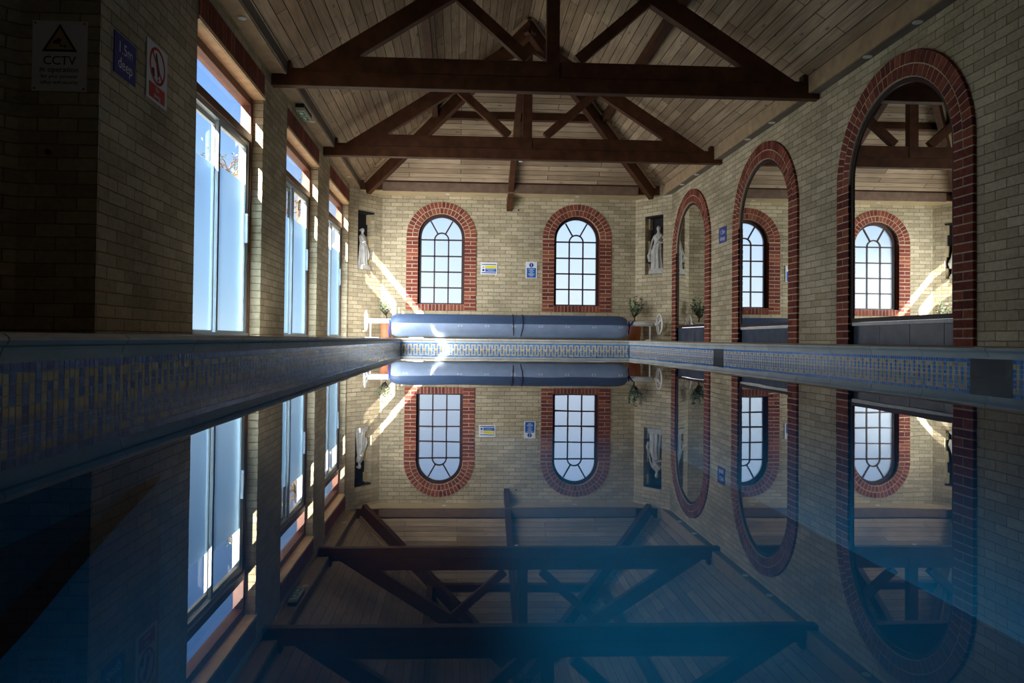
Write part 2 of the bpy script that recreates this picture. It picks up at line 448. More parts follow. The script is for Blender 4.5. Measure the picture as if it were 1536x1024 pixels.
WBK = [(-.361, .6825), (2.3065, .6825)]
BZ0, BZS, BR_IN = .755, 2.190, .4535
mb = MB()
hol = [arch(c, BR_IN, .875, BZS) for c, r in WBK]
wall_face(mb, (0, YB), (1, 0), rect(-1.512, 3.469, .10, TOP), hol)
for h in hol: reveal(mb, (0, YB), (1, 0), (0, 1), h, 0, .28, 1)
struct(mb.build('wall_back', [M['buff'], M['red']], fix=False), 'buff brick far wall with two arched windows')

def chamfer(name, A, B, h0, h1, z0, z1, label, depth=.20):
    A2, B2 = Vector(A), Vector(B); U = (B2 - A2).normalized(); L = (B2 - A2).length
    N = Vector((-U.y, U.x))
    if N.dot(Vector((XC, 8)) - A2) > 0: N = -N
    mb = MB(); hole = rect(h0, h1, z0, z1)
    wall_face(mb, A, U, rect(0, L, .10, TOP), [hole])
    reveal(mb, A, U, N, hole, 0, depth, 0)
    q = lambda u, z, d: (A[0] + U.x * u + N.x * d, A[1] + U.y * u + N.y * d, z)
    mb.face([q(h0, z0, depth), q(h1, z0, depth), q(h1, z1, depth), q(h0, z1, depth)], 1)
    o = struct(mb.build(name, [M['buff'], M['black']], fix=False), label)
    # toothed brick ends inside the niche: every other pair of courses stands out further
    mb = MB()
    for side in (0, 1):
        zc = z0; k = 0
        while zc < z1 - .05:
            zn = min(zc + .225, z1)
            if k % 2 == 0:
                for dd in range(3):
                    za, zb = zc + .075 * dd, min(zc + .075 * (dd + 1), z1)
                    if zb - za < .02: continue
                    u0, u1 = (h0, h0 + .035) if side == 0 else (h1 - .035, h1)
                    c = [q(u0, za, .11), q(u1, za, .11), q(u1, za, .198), q(u0, za, .198)]
                    mb.prism(c, (0, 0, 1), zb - za - .004, 0)
            zc = zn; k += 1
    mb.build('toothed_brickwork', M['stone_ext'], o)
    # black slip under the niche head
    mb = MB(); mb.prism([q(h0, z1 - .03, .0), q(h1, z1 - .03, .0), q(h1, z1 - .03, depth), q(h0, z1 - .03, depth)], (0, 0, 1), .028)
    mb.build('niche_head', M['black'], o)
    return o, q
cl_, ql = chamfer('wall_back_left', CHL[0], CHL[1], .21, .622, 1.495, 2.61, 'angled buff brick corner left of the far wall with a statue niche')
cr_, qr = chamfer('wall_back_right', CHR[0], CHR[1], .195, .615, 1.49, 2.625, 'angled buff brick corner right of the far wall with a statue niche')

mb = MB()
mb.face([(-3.2, YN, .1), (XR, YN, .1), (XR, YN, 5.2), (-3.2, YN, 5.2)], 0, [(0, 0), (7, 0), (7, 5.1), (0, 5.1)])
struct(mb.build('wall_near', M['buff'], fix=False), 'brick wall behind the viewer')

# ---------------------------------------------------------------- ceiling, soffits, fascias
def plane_uv(mb, pts, uax, vax, mi=0):
    uax, vax = Vector(uax).normalized(), Vector(vax).normalized()
    mb.face(pts, mi, [(Vector(p).dot(uax), Vector(p).dot(vax)) for p in pts])
sl = (RIDGE_Z - EAVE_Z)
mb = MB(); plane_uv(mb, [(EXL, YN, EAVE_Z), (XC, YN, RIDGE_Z), (XC, HIPY, RIDGE_Z), (EXL, EYB, EAVE_Z)], (0, 1, 0), (XC - EXL, 0, sl))
struct(mb.build('ceiling_left', M['boards'], fix=False), 'pine board roof slope on the left', 'ceiling')
mb = MB(); plane_uv(mb, [(EXR, YN, EAVE_Z), (XC, YN, RIDGE_Z), (XC, HIPY, RIDGE_Z), (EXR, EYB, EAVE_Z)], (0, 1, 0), (XC - EXR, 0, sl))
struct(mb.build('ceiling_right', M['boards'], fix=False), 'pine board roof slope on the right', 'ceiling')
mb = MB(); plane_uv(mb, [(EXL, EYB, EAVE_Z), (XC, HIPY, RIDGE_Z), (EXR, EYB, EAVE_Z)], (1, 0, 0), (0, HIPY - EYB, sl))
struct(mb.build('ceiling_back', M['boards'], fix=False), 'pine board hipped roof slope at the far end', 'ceiling')
mb = MB(); mb.box((-3.4, YN - .2, 5.08), (4.3, 14.4, 5.18)); 
struct(mb.build('roof_cover', M['stone_ext']), 'roof covering above the boards', 'roof')

mb = MB(); SZL, SZR = 3.045, 2.983
mb.box((XL - .15, YC, SZL), (EXL - .012, 13.7, SZL + .03), 0)
mb.box((EXL - .03, YN, SZL - .005), (EXL - .008, 13.62, SZL + .015), 0)
mb.box((EXL - .02, YN, SZL + .015), (EXL + .002, 13.62, EAVE_Z + .01), 1)
mb.box((-3.3, YN, SZL), (EXL - .012, YC + .01, SZL + .03), 0)
struct(mb.build('trim_1', [M['pine'], M['greytrim']]), 'pine soffit and grey fascia along the left wall top', 'soffit')
mb = MB()
mb.box((EXR + .022, YN, SZR), (XR + .02, 13.7, SZR + .025), 0)
mb.box((EXR, YN, SZR), (EXR + .022, 13.7, EAVE_Z + .01), 1)
struct(mb.build('trim_2', [M['greytrim'], M['pine']]), 'grey soffit and pine fascia along the right wall top', 'soffit')
mb = MB()
mb.box((XL, EYB + .02, 2.985), (XR, YB + .03, 3.01), 0)
mb.box((-1.47, EYB - .012, 2.98), (3.40, EYB + .02, 3.15), 1)
mb.box((XL, EYB + .02, 3.0), (XR, EYB + .05, 3.19), 2)
struct(mb.build('trim_3', [M['stone_ext'], M['fascia'], M['beam']]), 'brown fascia board above the far wall', 'fascia')

# ---------------------------------------------------------------- floor, pool
def dz(y): return -.018 * max(0, min(1, (PYF - y) / 4.0))
mb = MB()
mb.face([(-3.25, YN, .203), (PXL - .2, YN, .203), (PXL - .2, YB, .203), (-3.25, YB, .203)])
ys = [YN, 0, 3, 6, 9, 10, 11, 12, PYF, YB]
for a, b in zip(ys, ys[1:]):
    mb.face([(PXR + .2, a, .204 + dz(a)), (4.12, a, .204 + dz(a)), (4.12, b, .204 + dz(b)), (PXR + .2, b, .204 + dz(b))])
mb.face([(PXL - .2, PYF + .2, .203), (PXR + .2, PYF + .2, .203), (PXR + .2, YB, .203), (PXL - .2, YB, .203)])
mb.face([(PXL - .2, YN, .203), (PXR + .2, YN, .203), (PXR + .2, PYN - .2, .203), (PXL - .2, PYN - .2, .203)])
struct(mb.build('floor', M['deck'], fix=False), 'stone pool deck', 'floor')

PROF = [(-.21, .203), (-.006, .203), (.010, .200), (.021, .192), (.024, .183), (.018, .174), (.010, .168), (.006, .158), (.003, .146), (0, .131), (-.02, .129)]
def coping(name, p0, dirv, inward, length, lens, label, drop=None):
    mb = MB(); pos = 0; k = 0
    while pos < length - 1e-4:
        L = min(lens, length - pos)
        a, b = pos + .0035, pos + L - .0035
        vs = []; n = len(PROF)
        for t in (a, b):
            for (d, z) in PROF:
                x, y = p0[0] + dirv[0] * t + inward[0] * d, p0[1] + dirv[1] * t + inward[1] * d
                vs.append((x, y, z + (drop(y) if drop else 0)))
        fs = [(i, i + 1, n + i + 1, n + i) for i in range(n - 1)] + [tuple(range(n)), tuple(range(n, 2 * n))]
        mb.shared(vs, fs); pos += L; k += 1
    # dark joint bed
    vs = []
    for t in (0, length):
        for (d, z) in [(d - .004, z - .004) for d, z in PROF]:
            x, y = p0[0] + dirv[0] * t + inward[0] * d, p0[1] + dirv[1] * t + inward[1] * d
            vs.append((x, y, z + (drop(y) if drop else 0)))
    n = len(PROF)
    mb.shared(vs, [(i, i + 1, n + i + 1, n + i) for i in range(n - 1)], 1)
    return struct(mb.build(name, [M['coping'], M['deck']], smooth=False), label, 'coping')
coping('trim_4', (PXL, PYN), (0, 1), (1, 0), PYF - PYN, .60, 'cast stone coping on the left pool edge')
coping('trim_5', (PXR, PYN), (0, 1), (-1, 0), PYF - PYN, .60, 'cast stone coping on the right pool edge', dz)
coping('trim_6', (PXL - .21, PYF), (1, 0), (0, -1), PXR - PXL + .42, .60, 'cast stone coping on the far pool edge')

TP = .0262
def mosaic(name, p0, dirv, inward, length, label, drop=None, dark=()):
    """waterline band: border row, then a square wave in sand on blue"""
    mb = MB(); ncol = int(length / TP)
    top = .131
    P = lambda t, z, d: (p0[0] + dirv[0] * t + inward[0] * d, p0[1] + dirv[1] * t + inward[1] * d, z + (drop(p0[1] + dirv[1] * t) if drop else 0))
    for seg in range(0, ncol, 20):
        e = min(seg + 20, ncol); a, b = seg * TP, e * TP
        mb.face([P(a, top - 8 * TP, 0), P(b, top - 8 * TP, 0), P(b, top, 0), P(a, top, 0)], 4)
    for c in range(ncol):
        t = c * TP; y = p0[1] + dirv[1] * t
        dk = any(a <= y <= b for a, b in dark)
        g = .0006 if dk else .0017
        ph = c % 4
        for r in range(8):
            if r == 0 or r >= 5: yel = False
            elif ph == 0: yel = (r == 4)
            elif ph == 2: yel = (r == 1)
            else: yel = True
            mi = (3 if yel else 2) if dk else (1 if yel else 0)
            za, zb = top - (r + 1) * TP + g, top - r * TP - g
            mb.face([P(t + g, za, .0012), P(t + TP - g, za, .0012), P(t + TP - g, zb, .0012), P(t + g, zb, .0012)], mi)
    for a, b in dark:
        ta, tb = math.ceil((a - p0[1]) / TP) * TP, (math.floor((b - p0[1]) / TP) + 1) * TP
        mb.face([P(ta, top - 8 * TP, .0006), P(tb, top - 8 * TP, .0006), P(tb, top, .0006), P(ta, top, .0006)], 2)
    return struct(mb.build(name, [M['blue'], M['yellow'], M['darkblue'], M['darkbrown'], M['grout']], fix=False), label, 'pool wall')
mosaic('wall_pool_left', (PXL, PYN), (0, 1), (1, 0), PYF - PYN, 'blue and sand mosaic band on the left pool wall')
mosaic('wall_pool_right', (PXR, PYN), (0, 1), (-1, 0), PYF - PYN, 'pale blue and sand mosaic band on the right pool wall', dz, [(8.32, 8.66), (3.90, 4.235)])
mosaic('wall_pool_far', (PXL, PYF), (1, 0), (0, -1), PXR - PXL, 'blue and sand mosaic band on the far pool wall')
mb = MB()
zt, zb_ = -.05, -1.45
e = .003
x0, x1, y0, y1 = PXL - e, PXR + e, PYN - e, PYF + e
mb.face([(x0, y0, zb_), (x1, y0, zb_), (x1, y1, zb_), (x0, y1, zb_)])
mb.face([(x0, y0, .12), (x0, y1, .12), (x0, y1, zb_), (x0, y0, zb_)])
mb.face([(x1, y0, .10), (x1, y1, .10), (x1, y1, zb_), (x1, y0, zb_)])
mb.face([(x0, y1, .12), (x1, y1, .12), (x1, y1, zb_), (x0, y1, zb_)])
mb.face([(x0, y0, .2), (x1, y0, .2), (x1, y0, zb_), (x0, y0, zb_)])
struct(mb.build('floor_pool', M['basin'], fix=False), 'blue pool basin under the water', 'pool')
# curved entry step under water, near left, with a dark edge of tiles
arc = [(-1.055, 2.62), (-1.00, 2.42), (-.90, 1.98), (-.79, 1.52), (-.725, 1.27), (-.675, 1.05), (-.63, .72), (-.61, .35), (-.62, -.1), (-.68, -.6), (-.85, -1.28)]
mb = MB()
mb.face([(PXL, arc[0][1], -.30)] + [(x, y, -.30) for x, y in arc] + [(PXL, arc[-1][1], -.30)][::-1], 0)
for (xa, ya), (xb, yb) in zip(arc, arc[1:]):
    mb.face([(xa, ya, -.30), (xb, yb, -.30), (xb, yb, zb_), (xa, ya, zb_)], 0)
    mb.face([(xa - .06, ya - .015, -.298), (xa, ya, -.298), (xb, yb, -.298), (xb - .06, yb - .015, -.298)], 1)
struct(mb.build('floor_step', [M['basin'], M['stepedge']], fix=False), 'curved underwater step with a dark red edge', 'pool step')
mb = MB()
mb.face([(PXL, PYN, WATER), (PXR, PYN, WATER), (PXR, PYF, WATER), (PXL, PYF, WATER)])
wt = mb.build('pool_water', M['water'], fix=False)
tag(wt, 'still blue water filling the pool', 'water', kind='stuff')

# ---------------------------------------------------------------- arch brickwork
def brick_arch(mb, P, U, N, uc, r_out, z0, zs, ring=.1125, half=.1125, proud=.018, sill=None, depth=.04):
    """two rings of voussoirs and jambs of alternating full and paired bricks. mats: 0 red 1 mortar"""
    q = lambda u, z, d: Vector((P[0] + U[0] * u - N[0] * d, P[1] + U[1] * u - N[1] * d, z))
    r_in = r_out - 2 * ring; g = .006
    def block(c4, d):       # c4 = four (u,z)
        a = [q(u, z, -depth) for u, z in c4]; b = [q(u, z, d) for u, z in c4]
        mb.shared(a + b, [(0, 1, 2, 3), (7, 6, 5, 4), (0, 4, 5, 1), (1, 5, 6, 2), (2, 6, 7, 3), (3, 7, 4, 0)], 0)
    def mortar(c4):
        a = [q(u, z, -depth + .002) for u, z in c4]; b = [q(u, z, proud - .004) for u, z in c4]
        mb.shared(a + b, [(0, 1, 2, 3), (7, 6, 5, 4), (0, 4, 5, 1), (1, 5, 6, 2), (2, 6, 7, 3), (3, 7, 4, 0)], 1)
    for k in range(2):
        ra, rb = r_in + k * ring, r_in + (k + 1) * ring
        n = max(8, int(PI * (ra + rb) / 2 / .073))
        for i in range(n):
            a0, a1 = PI * i / n, PI * (i + 1) / n
            ga = g / ((ra + rb) / 2)
            c = [(uc + R * math.cos(a), zs + R * math.sin(a)) for R, a in ((ra + g, a0 + ga), (rb - (g if k == 0 else 0), a0 + ga), (rb - (g if k == 0 else 0), a1 - ga), (ra + g, a1 - ga))]
            block(c, proud + random.uniform(-.002, .002))
    n = 24
    for i in range(n):
        a0, a1 = PI * i / n, PI * (i + 1) / n
        mortar([(uc + R * math.cos(a), zs + R * math.sin(a)) for R, a in ((r_in, a0), (r_out - .003, a0), (r_out - .003, a1), (r_in, a1))])
    for sgn in (-1, 1):
        ua, ub = uc + sgn * r_in, uc + sgn * r_out
        mortar([(ua, z0), (ub - sgn * .003, z0), (ub - sgn * .003, zs), (ua, zs)])
        z = z0; k = 0
        while z < zs - .02:
            zt_ = min(z + .075, zs)
            if k % 2 == 0: parts = [(ua, ub)]
            else:
                mid = (ua + ub) / 2; parts = [(ua, mid - sgn * g), (mid + sgn * g, ub)]
            for a, b in parts:
                block([(a, z + g), (b, z + g), (b, zt_ - g), (a, zt_ - g)], proud + random.uniform(-.002, .002))
            z = zt_; k += 1
    if sill:
        za, zb = sill
        n = int(2 * r_in / .066)
        mortar([(uc - r_in, za), (uc + r_in, za), (uc + r_in, zb), (uc - r_in, zb)])
        for i in range(n):
            a, b = uc - r_in + 2 * r_in * i / n, uc - r_in + 2 * r_in * (i + 1) / n
            block([(a + g, za), (b - g, za), (b - g, zb), (a + g, zb)], proud + random.uniform(-.002, .002))

# mirrors in the right wall
WHERE = ['nearest of the three, reflecting the roof trusses', 'between the other two, below the middle of the right wall', 'farthest of the three, beside the statue corner']
WHERE2 = ['tall arched mirror in the nearest red brick arch, showing roof trusses', 'tall arched mirror in the middle red brick arch, showing one arched window', 'tall arched mirror in the farthest red brick arch, showing the olive tree']
for k, (c, r) in enumerate(ARCHES):
    drop = dz(c)
    mb = MB(); brick_arch(mb, (XR, 0), (0, 1), (1, 0), c, r, .19 + drop, AR_SP, ring=.112, proud=.03)
    o = struct(mb.build('trim_%d' % (7 + k), [M['red'], M['mortar']]), 'red brick arch round the mirror, ' + WHERE[k], 'brick arch')
    # slate skirting under the mirror
    mb = MB(); ua, ub = c - AR_IN, c + AR_IN; n = 4
    cuts = [ua] + [ua + .19 + (ub - ua - .19) * i / 3 for i in range(4)]
    for a, b in zip(cuts, cuts[1:]):
        mb.box((XR + .03, a + .003, .17), (XR + .07, b - .003, .375 if k < 2 else .44), 0)
    mb.build('slate_skirting', M['slate'], o)
    m = thing('wall_mirror', WHERE2[k], 'mirror', (MIRX, c, .40), 'arched mirrors on the right wall')
    zb0 = .41 if k < 2 else .45
    mb = MB()
    pts = arch(c, AR_IN - .005, zb0, AR_SP, 40)
    mb.prism([(MIRX, u, z) for u, z in pts], (1, 0, 0), .006)
    mb.build('mirror_glass', M['mirror'], m)
    mb = MB(); fw = .046
    n = 40
    def fr(c4):
        mb.prism([(XR - .004, u, z) for u, z in c4], (1, 0, 0), .03)
    R0, R1 = AR_IN - fw, AR_IN
    for i in range(n):
        a0, a1 = PI * i / n, PI * (i + 1) / n
        fr([(c + R * math.cos(a), AR_SP + R * math.sin(a)) for R, a in ((R0, a0), (R1, a0), (R1, a1), (R0, a1))])
    fr([(c - R1, zb0), (c - R0, zb0), (c - R0, AR_SP), (c - R1, AR_SP)])
    fr([(c + R0, zb0), (c + R1, zb0), (c + R1, AR_SP), (c + R0, AR_SP)])
    fr([(c - R0, zb0), (c + R0, zb0), (c + R0, zb0 + .04), (c - R0, zb0 + .04)])
    mb.build('frame', M['darkframe'], m)
    if k < 2:
        mb = MB(); mb.box((XR + .01, c - AR_IN, zb0 - .035), (XR + .06, c + AR_IN, zb0 - .002))
        mb.build('bottom_rail', M['rust'], m)

# arched windows in the far wall
for k, (c, r) in enumerate(WBK):
    mb = MB(); brick_arch(mb, (0, YB), (1, 0), (0, 1), c, r, BZ0, BZS, ring=.1145, proud=.012, sill=(BZ0, .872))
    w = bpy.data.objects.new('window_%d' % (4 + k), None); C.objects.link(w); w.location = (c, YB, BZ0)
    struct(w, ['arched leaded window left of the centre of the far wall', 'arched leaded window right of the centre of the far wall'][k], 'window')
    mb.build('brick_surround', [M['red'], M['mortar']], w)
    yf = YB + .10; ri = BR_IN - .058; zb0 = .905
    mb = MB(); n = 32
    def fr(c4, d=.06, y=yf): mb.prism([(u, y, z) for u, z in c4], (0, 1, 0), d)
    for i in range(n):
        a0, a1 = PI * i / n, PI * (i + 1) / n
        fr([(c + R * math.cos(a), BZS + R * math.sin(a)) for R, a in ((ri, a0), (BR_IN, a0), (BR_IN, a1), (ri, a1))])
    for s in (-1, 1):
        fr([(c + s * ri, .875), (c + s * BR_IN, .875), (c + s * BR_IN, BZS), (c + s * ri, BZS)])
    fr([(c - ri, .875), (c + ri, .875), (c + ri, zb0), (c - ri, zb0)])
    mb.build('frame', M['darkframe'], w)
    mb = MB(); bw = .0135
    zrow = [1.205, 1.515, 1.825, 2.146]
    for z in zrow: fr([(c - ri, z - bw), (c + ri, z - bw), (c + ri, z + bw), (c - ri, z + bw)], .03, yf + .01)
    xb = ri / 3 + .005
    for s in (-1, 1): fr([(c + s * xb - bw, zb0), (c + s * xb + bw, zb0), (c + s * xb + bw, 2.146), (c + s * xb - bw, 2.146)], .03, yf + .01)
    for i in range(14):
        a0, a1 = PI * i / 14, PI * (i + 1) / 14
        fr([(c + R * math.cos(a), 2.146 + R * math.sin(a)) for R, a in ((xb - bw, a0), (xb + bw, a0), (xb + bw, a1), (xb - bw, a1))], .03, yf + .01)
    for a in (math.radians(58), math.radians(122)):
        d = Vector((math.cos(a), math.sin(a))); nn = Vector((-d.y, d.x)) * bw
        p0_, p1_ = Vector((c, 2.146)) + d * xb, Vector((c, 2.17)) + d * (ri + .01)
        fr([tuple(p0_ + nn), tuple(p1_ + nn), tuple(p1_ - nn), tuple(p0_ - nn)], .03, yf + .01)
    mb.build('glazing_bars', M['darkframe'], w)
    mb = MB(); mb.prism([(u, yf + .022, z) for u, z in arch(c, BR_IN - .02, .88, BZS, 32)], (0, 1, 0), .006)
    mb.build('pane', M['obscure'], w)

# ---------------------------------------------------------------- tall sliding windows in the left wall
XG = -2.225
for k, (a, b) in enumerate(WINS):
    w = bpy.data.objects.new('window_%d' % (1 + k), None); C.objects.link(w); w.location = (XG, (a + b) / 2, WZ0)
    struct(w, ['nearest tall sliding glass door in the left wall', 'middle tall sliding glass door in the left wall', 'farthest tall sliding glass door in the left wall'][k], 'window')
    fx0, fx1 = -2.273, -2.165
    mb = MB()
    mb.box((fx0, a, WZ0), (fx1, a + .055, WZ1)); mb.box((fx0, b - .055, WZ0), (fx1, b, WZ1))
    mb.box((fx0, a + .055, 2.58), (fx1, b - .055, 2.66)); mb.box((fx0, a + .055, 2.195), (fx1 + .008, b - .055, 2.275))
    mb.build('frame', M['frame'], w, bevel=.004)
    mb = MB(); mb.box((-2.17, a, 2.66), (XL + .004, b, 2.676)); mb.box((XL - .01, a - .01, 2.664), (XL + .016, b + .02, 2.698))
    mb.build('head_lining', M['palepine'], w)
    mb = MB(); mb.face([(XG, a + .055, 2.275), (XG, b - .055, 2.275), (XG, b - .055, 2.58), (XG, a + .055, 2.58)])
    mb.build('transom_pane', M['clear'], w)
    # outer aluminium track
    mb = MB()
    mb.box((-2.268, a + .055, 2.155), (-2.18, b - .055, 2.195)); mb.box((-2.268, a + .055, WZ0), (-2.16, b - .055, .237))
    mb.box((-2.268, a + .055, .237), (-2.18, a + .075, 2.155)); mb.box((-2.268, b - .11, .237), (-2.18, b - .055, 2.155))
    mb.build('track', M['alu'], w)
    mid = (a + b) / 2
    for j, (p, q_, x) in enumerate(((a + .075, mid + .03, -2.245), (mid - .03, b - .11, -2.20))):
        mb = MB(); s = .036
        mb.box((x - .014, p, .235), (x + .014, q_, .255)); mb.box((x - .014, p, 2.115), (x + .014, q_, 2.155))
        mb.box((x - .014, p, .255), (x + .014, p + s, 2.115)); mb.box((x - .014, q_ - s, .255), (x + .014, q_, 2.115))
        pn = mb.build('sliding_panel', M['alu'], w)
        mb = MB()
        mb.face([(x, p + s, 1.757), (x, q_ - s, 1.757), (x, q_ - s, 2.115), (x, p + s, 2.115)])
        mb.build('clear_pane', M['clear'], pn)
        mb = MB(); mb.box((x - .003, p + s, .255), (x + .003, q_ - s, 1.755))
        mb.build('frosted_pane', M['frost'], pn)
        mb = MB(); mb.box((x + .0145, p + s - .012, .255), (x + .018, p + s - .002, 2.11)) if j else mb.box((x + .0145, q_ - s + .002, .255), (x + .018, q_ - s + .012, 2.11))
        mb.build('seal', M['seal'], pn)
        if j == 1:
            mb = MB(); mb.box((x + .014, q_ - .034, 1.15), (x + .045, q_ - .012, 1.45)); mb.build('handle', M['chrome'], pn, bevel=.004)

# ---------------------------------------------------------------- roof timbers
SLP = .645
def raf_z(x): return 3.109 + SLP * (x + 1.718) if x < XC else 3.109 + SLP * (2 * XC + 1.718 - x)
def make_truss(Y, label):
    t = thing('roof_truss', label, 'roof truss', (XC, Y, 2.922), 'timber trusses across the hall')
    th = .105; y0, y1 = Y, Y + th
    mb = MB(); mb.box((XL + .002, y0, 2.922), (XR - .002, y1, 3.084)); mb.build('tie_beam', M['beam'], t, bevel=.006)
    mb = MB(); mb.box((-1.40, y0 + .006, 3.086), (3.40, y1 - .006, 3.258)); mb.build('upper_beam', M['beam'], t, bevel=.006)
    dv = .242
    for s in (-1, 1):
        xe = -1.87 if s < 0 else 3.83
        xi = XC + s * .07
        mb = MB()
        xk = XC + s * 2.33
        zt = raf_z(xi)
        mb.prism([(xe, y0 + .002, 3.086), (xe, y0 + .002, 3.112), (-1.718 if s < 0 else 2 * XC + 1.718, y0 + .002, 3.112), (xi, y0 + .002, zt), (xi, y0 + .002, zt - dv), (XC + s * 2.40, y0 + .002, 3.086)], (0, 1, 0), th - .004)
        mb.build('rafter', M['beam'], t)
    mb = MB(); mb.box((XC - .07, y0 - .004, 3.26), (XC + .07, y1 + .004, 4.98)); mb.box((XC - .07, y0 - .004, 3.08), (XC + .07, y0 + .005, 3.26)); mb.build('king_post', M['beam'], t)
    for s in (-1, 1):
        mb = MB(); mb.bar((XC + s * .28, Y + th / 2, 3.29), (XC + s * 1.03, Y + th / 2, 3.955), .092, .118, (0, 0, 1))
        mb.build('strut', M['beam'], t)
    # cleat at the wall end
    for s in (-1, 1):
        xe = -1.87 if s < 0 else 3.83
        mb = MB(); mb.box((xe - .02, y0, 3.085), (xe + .02, y1, 3.19)); mb.build('end_cleat', M['beam'], t)
    return t
make_truss(T1, 'near dark timber roof truss, the largest, spanning the hall wall to wall')
make_truss(T2, 'second dark timber roof truss, behind the near one and below it in view')

bd = lambda x: EAVE_Z + (RIDGE_Z - EAVE_Z) * (x - EXL) / (XC - EXL)
# purlins on the slopes
for s, lab in ((-1, 'timber purlin under the left roof slope'), (1, 'timber purlin under the right roof slope')):
    px = XC + s * 1.44; zb = raf_z(px)
    yend = 12.14
    mb = MB(); mb.bar((px, YN, zb + .06), (px, yend, zb + .06), .10, .115, (0, 0, 1)); o = mb.build('roof_purlin', M['beam'], bevel=.004)
    tag(o, lab, 'purlin', 'purlins under the roof boards')
mb = MB(); mb.box((XC - 1.44, 12.08, 3.935), (XC + 1.44, 12.20, 4.05)); o = mb.build('roof_purlin', M['beam'], bevel=.004)
tag(o, 'timber purlin crossing the far hipped slope', 'purlin', 'purlins under the roof boards')
# hip rafters
for s, lab in ((-1, 'brown hip rafter running down to the left statue corner'), (1, 'brown hip rafter running down to the right statue corner')):
    xe = -1.80 if s < 0 else 3.72
    top = Vector((XC, HIPY, RIDGE_Z - .03)); bot = Vector((xe, 13.64, EAVE_Z - .03)); d = (bot - top)
    end = top + d * 1.0
    h = thing('hip_rafter', lab, 'hip rafter', tuple(end), 'hip rafters at the far end')
    mb = MB(); mb.bar(top, end, .095, .22, (0, 0, 1), 0, -.15); mb.build('rafter', M['beam'], h, bevel=.004)
    mb = MB(); mb.bar(top, top + d * .99, .15, .035, (0, 0, 1), 0, -.022); mb.build('batten', M['pine'], h)
j = thing('jack_rafter', 'brown centre rafter on the far slope ending on the far wall', 'rafter', (.955, YB, 2.72))
mb = MB(); sb = (RIDGE_Z - EAVE_Z) / (EYB - HIPY)
A_, B_ = Vector((.955, YB - .003, 2.716)), Vector((.955, 11.0, 2.716 + sb * (YB - 11.0)))
mb.prism([(.905, A_.y, A_.z), (.905, B_.y, B_.z), (.905, B_.y, B_.z + .17), (.905, A_.y, A_.z + .17)], (1, 0, 0), .10)
mb.build('rafter', M['beam'], j)

# ---------------------------------------------------------------- downlights
def downlight(x, y, z, label, r=.042):
    t = thing('ceiling_downlight', label, 'ceiling light', (x, y, z), 'small recessed downlights in the soffits')
    mb = MB(); mb.lathe([(r * .62, -.004), (r * .8, -.009), (r, -.006), (r, 0.001), (r * .6, .001)], 20, (x, y, z)); mb.build('rim', M['whitepl'], t, smooth=True)
    mb = MB(); mb.lathe([(0, -.003), (r * .3, -.0035), (r * .62, -.002), (r * .62, .001)], 16, (x, y, z)); mb.build('lamp', M['lampdark'], t, smooth=True)
for (x, y), lab in zip([(-1.967, 6.45), (-1.964, 9.50), (-1.975, 12.72)],
    ['round downlight in the left soffit above the nearest window', 'round downlight in the left soffit just beyond the exit sign', 'round downlight in the left soffit above the farthest window']):
    downlight(x, y, SZL, lab)
for (x, y), lab in zip([(3.935, 5.986), (3.935, 6.747), (3.93, 8.87), (3.93, 9.628), (3.925, 11.738), (3.925, 12.51)],
    ['round downlight in the right soffit, nearest above the near mirror arch', 'round downlight in the right soffit, second from the near end', 'round downlight in the right soffit before the middle mirror arch',
     'round downlight in the right soffit past the middle mirror arch', 'round downlight in the right soffit before the farthest mirror arch', 'round downlight in the right soffit, farthest, by the statue corner']):
    downlight(x, y, SZR, lab)
downlight(-.243, 13.78, 2.985, 'small downlight over the left arched window of the far wall')
downlight(2.268, 13.79, 2.985, 'small downlight over the right arched window of the far wall')
downlight(.91, 10.873, 2.922, 'small light under the tie beam of the second truss', .03)

# ---------------------------------------------------------------- exit light on the left soffit
t = thing('exit_sign', 'green and white emergency exit light under the left soffit', 'exit sign', (-1.964, 8.99, SZL))
mb = MB(); mb.box((-2.022, 8.77, SZL - .047), (-1.912, 9.22, SZL - .001)); mb.build('housing', M['seal'], t, bevel=.004)
mb = MB(); mb.prism([(-2.019, 8.78, SZL - .047), (-1.915, 8.78, SZL - .047), (-1.922, 8.78, SZL - .088), (-2.012, 8.78, SZL - .088)], (0, 1, 0), .43); mb.build('diffuser', M['exitbody'], t, bevel=.004)
for y0 in (8.82, 9.015):
    mb = MB(); z = SZL - .0895; mb.box((-2.007, y0, z), (-1.927, y0 + .16, z + .0014), 0)
    p = mb.build('green_panel', M['signgreen'], t)
    mb = MB(); z -= .0007
    mb.face([(-1.99, y0 + .03, z), (-1.99, y0 + .08, z), (-1.95, y0 + .08, z), (-1.95, y0 + .03, z)])
    mb.face([(-1.998, y0 + .08, z), (-1.97, y0 + .125, z), (-1.942, y0 + .08, z)])
    mb.build('arrow', M['signwhite'], p)

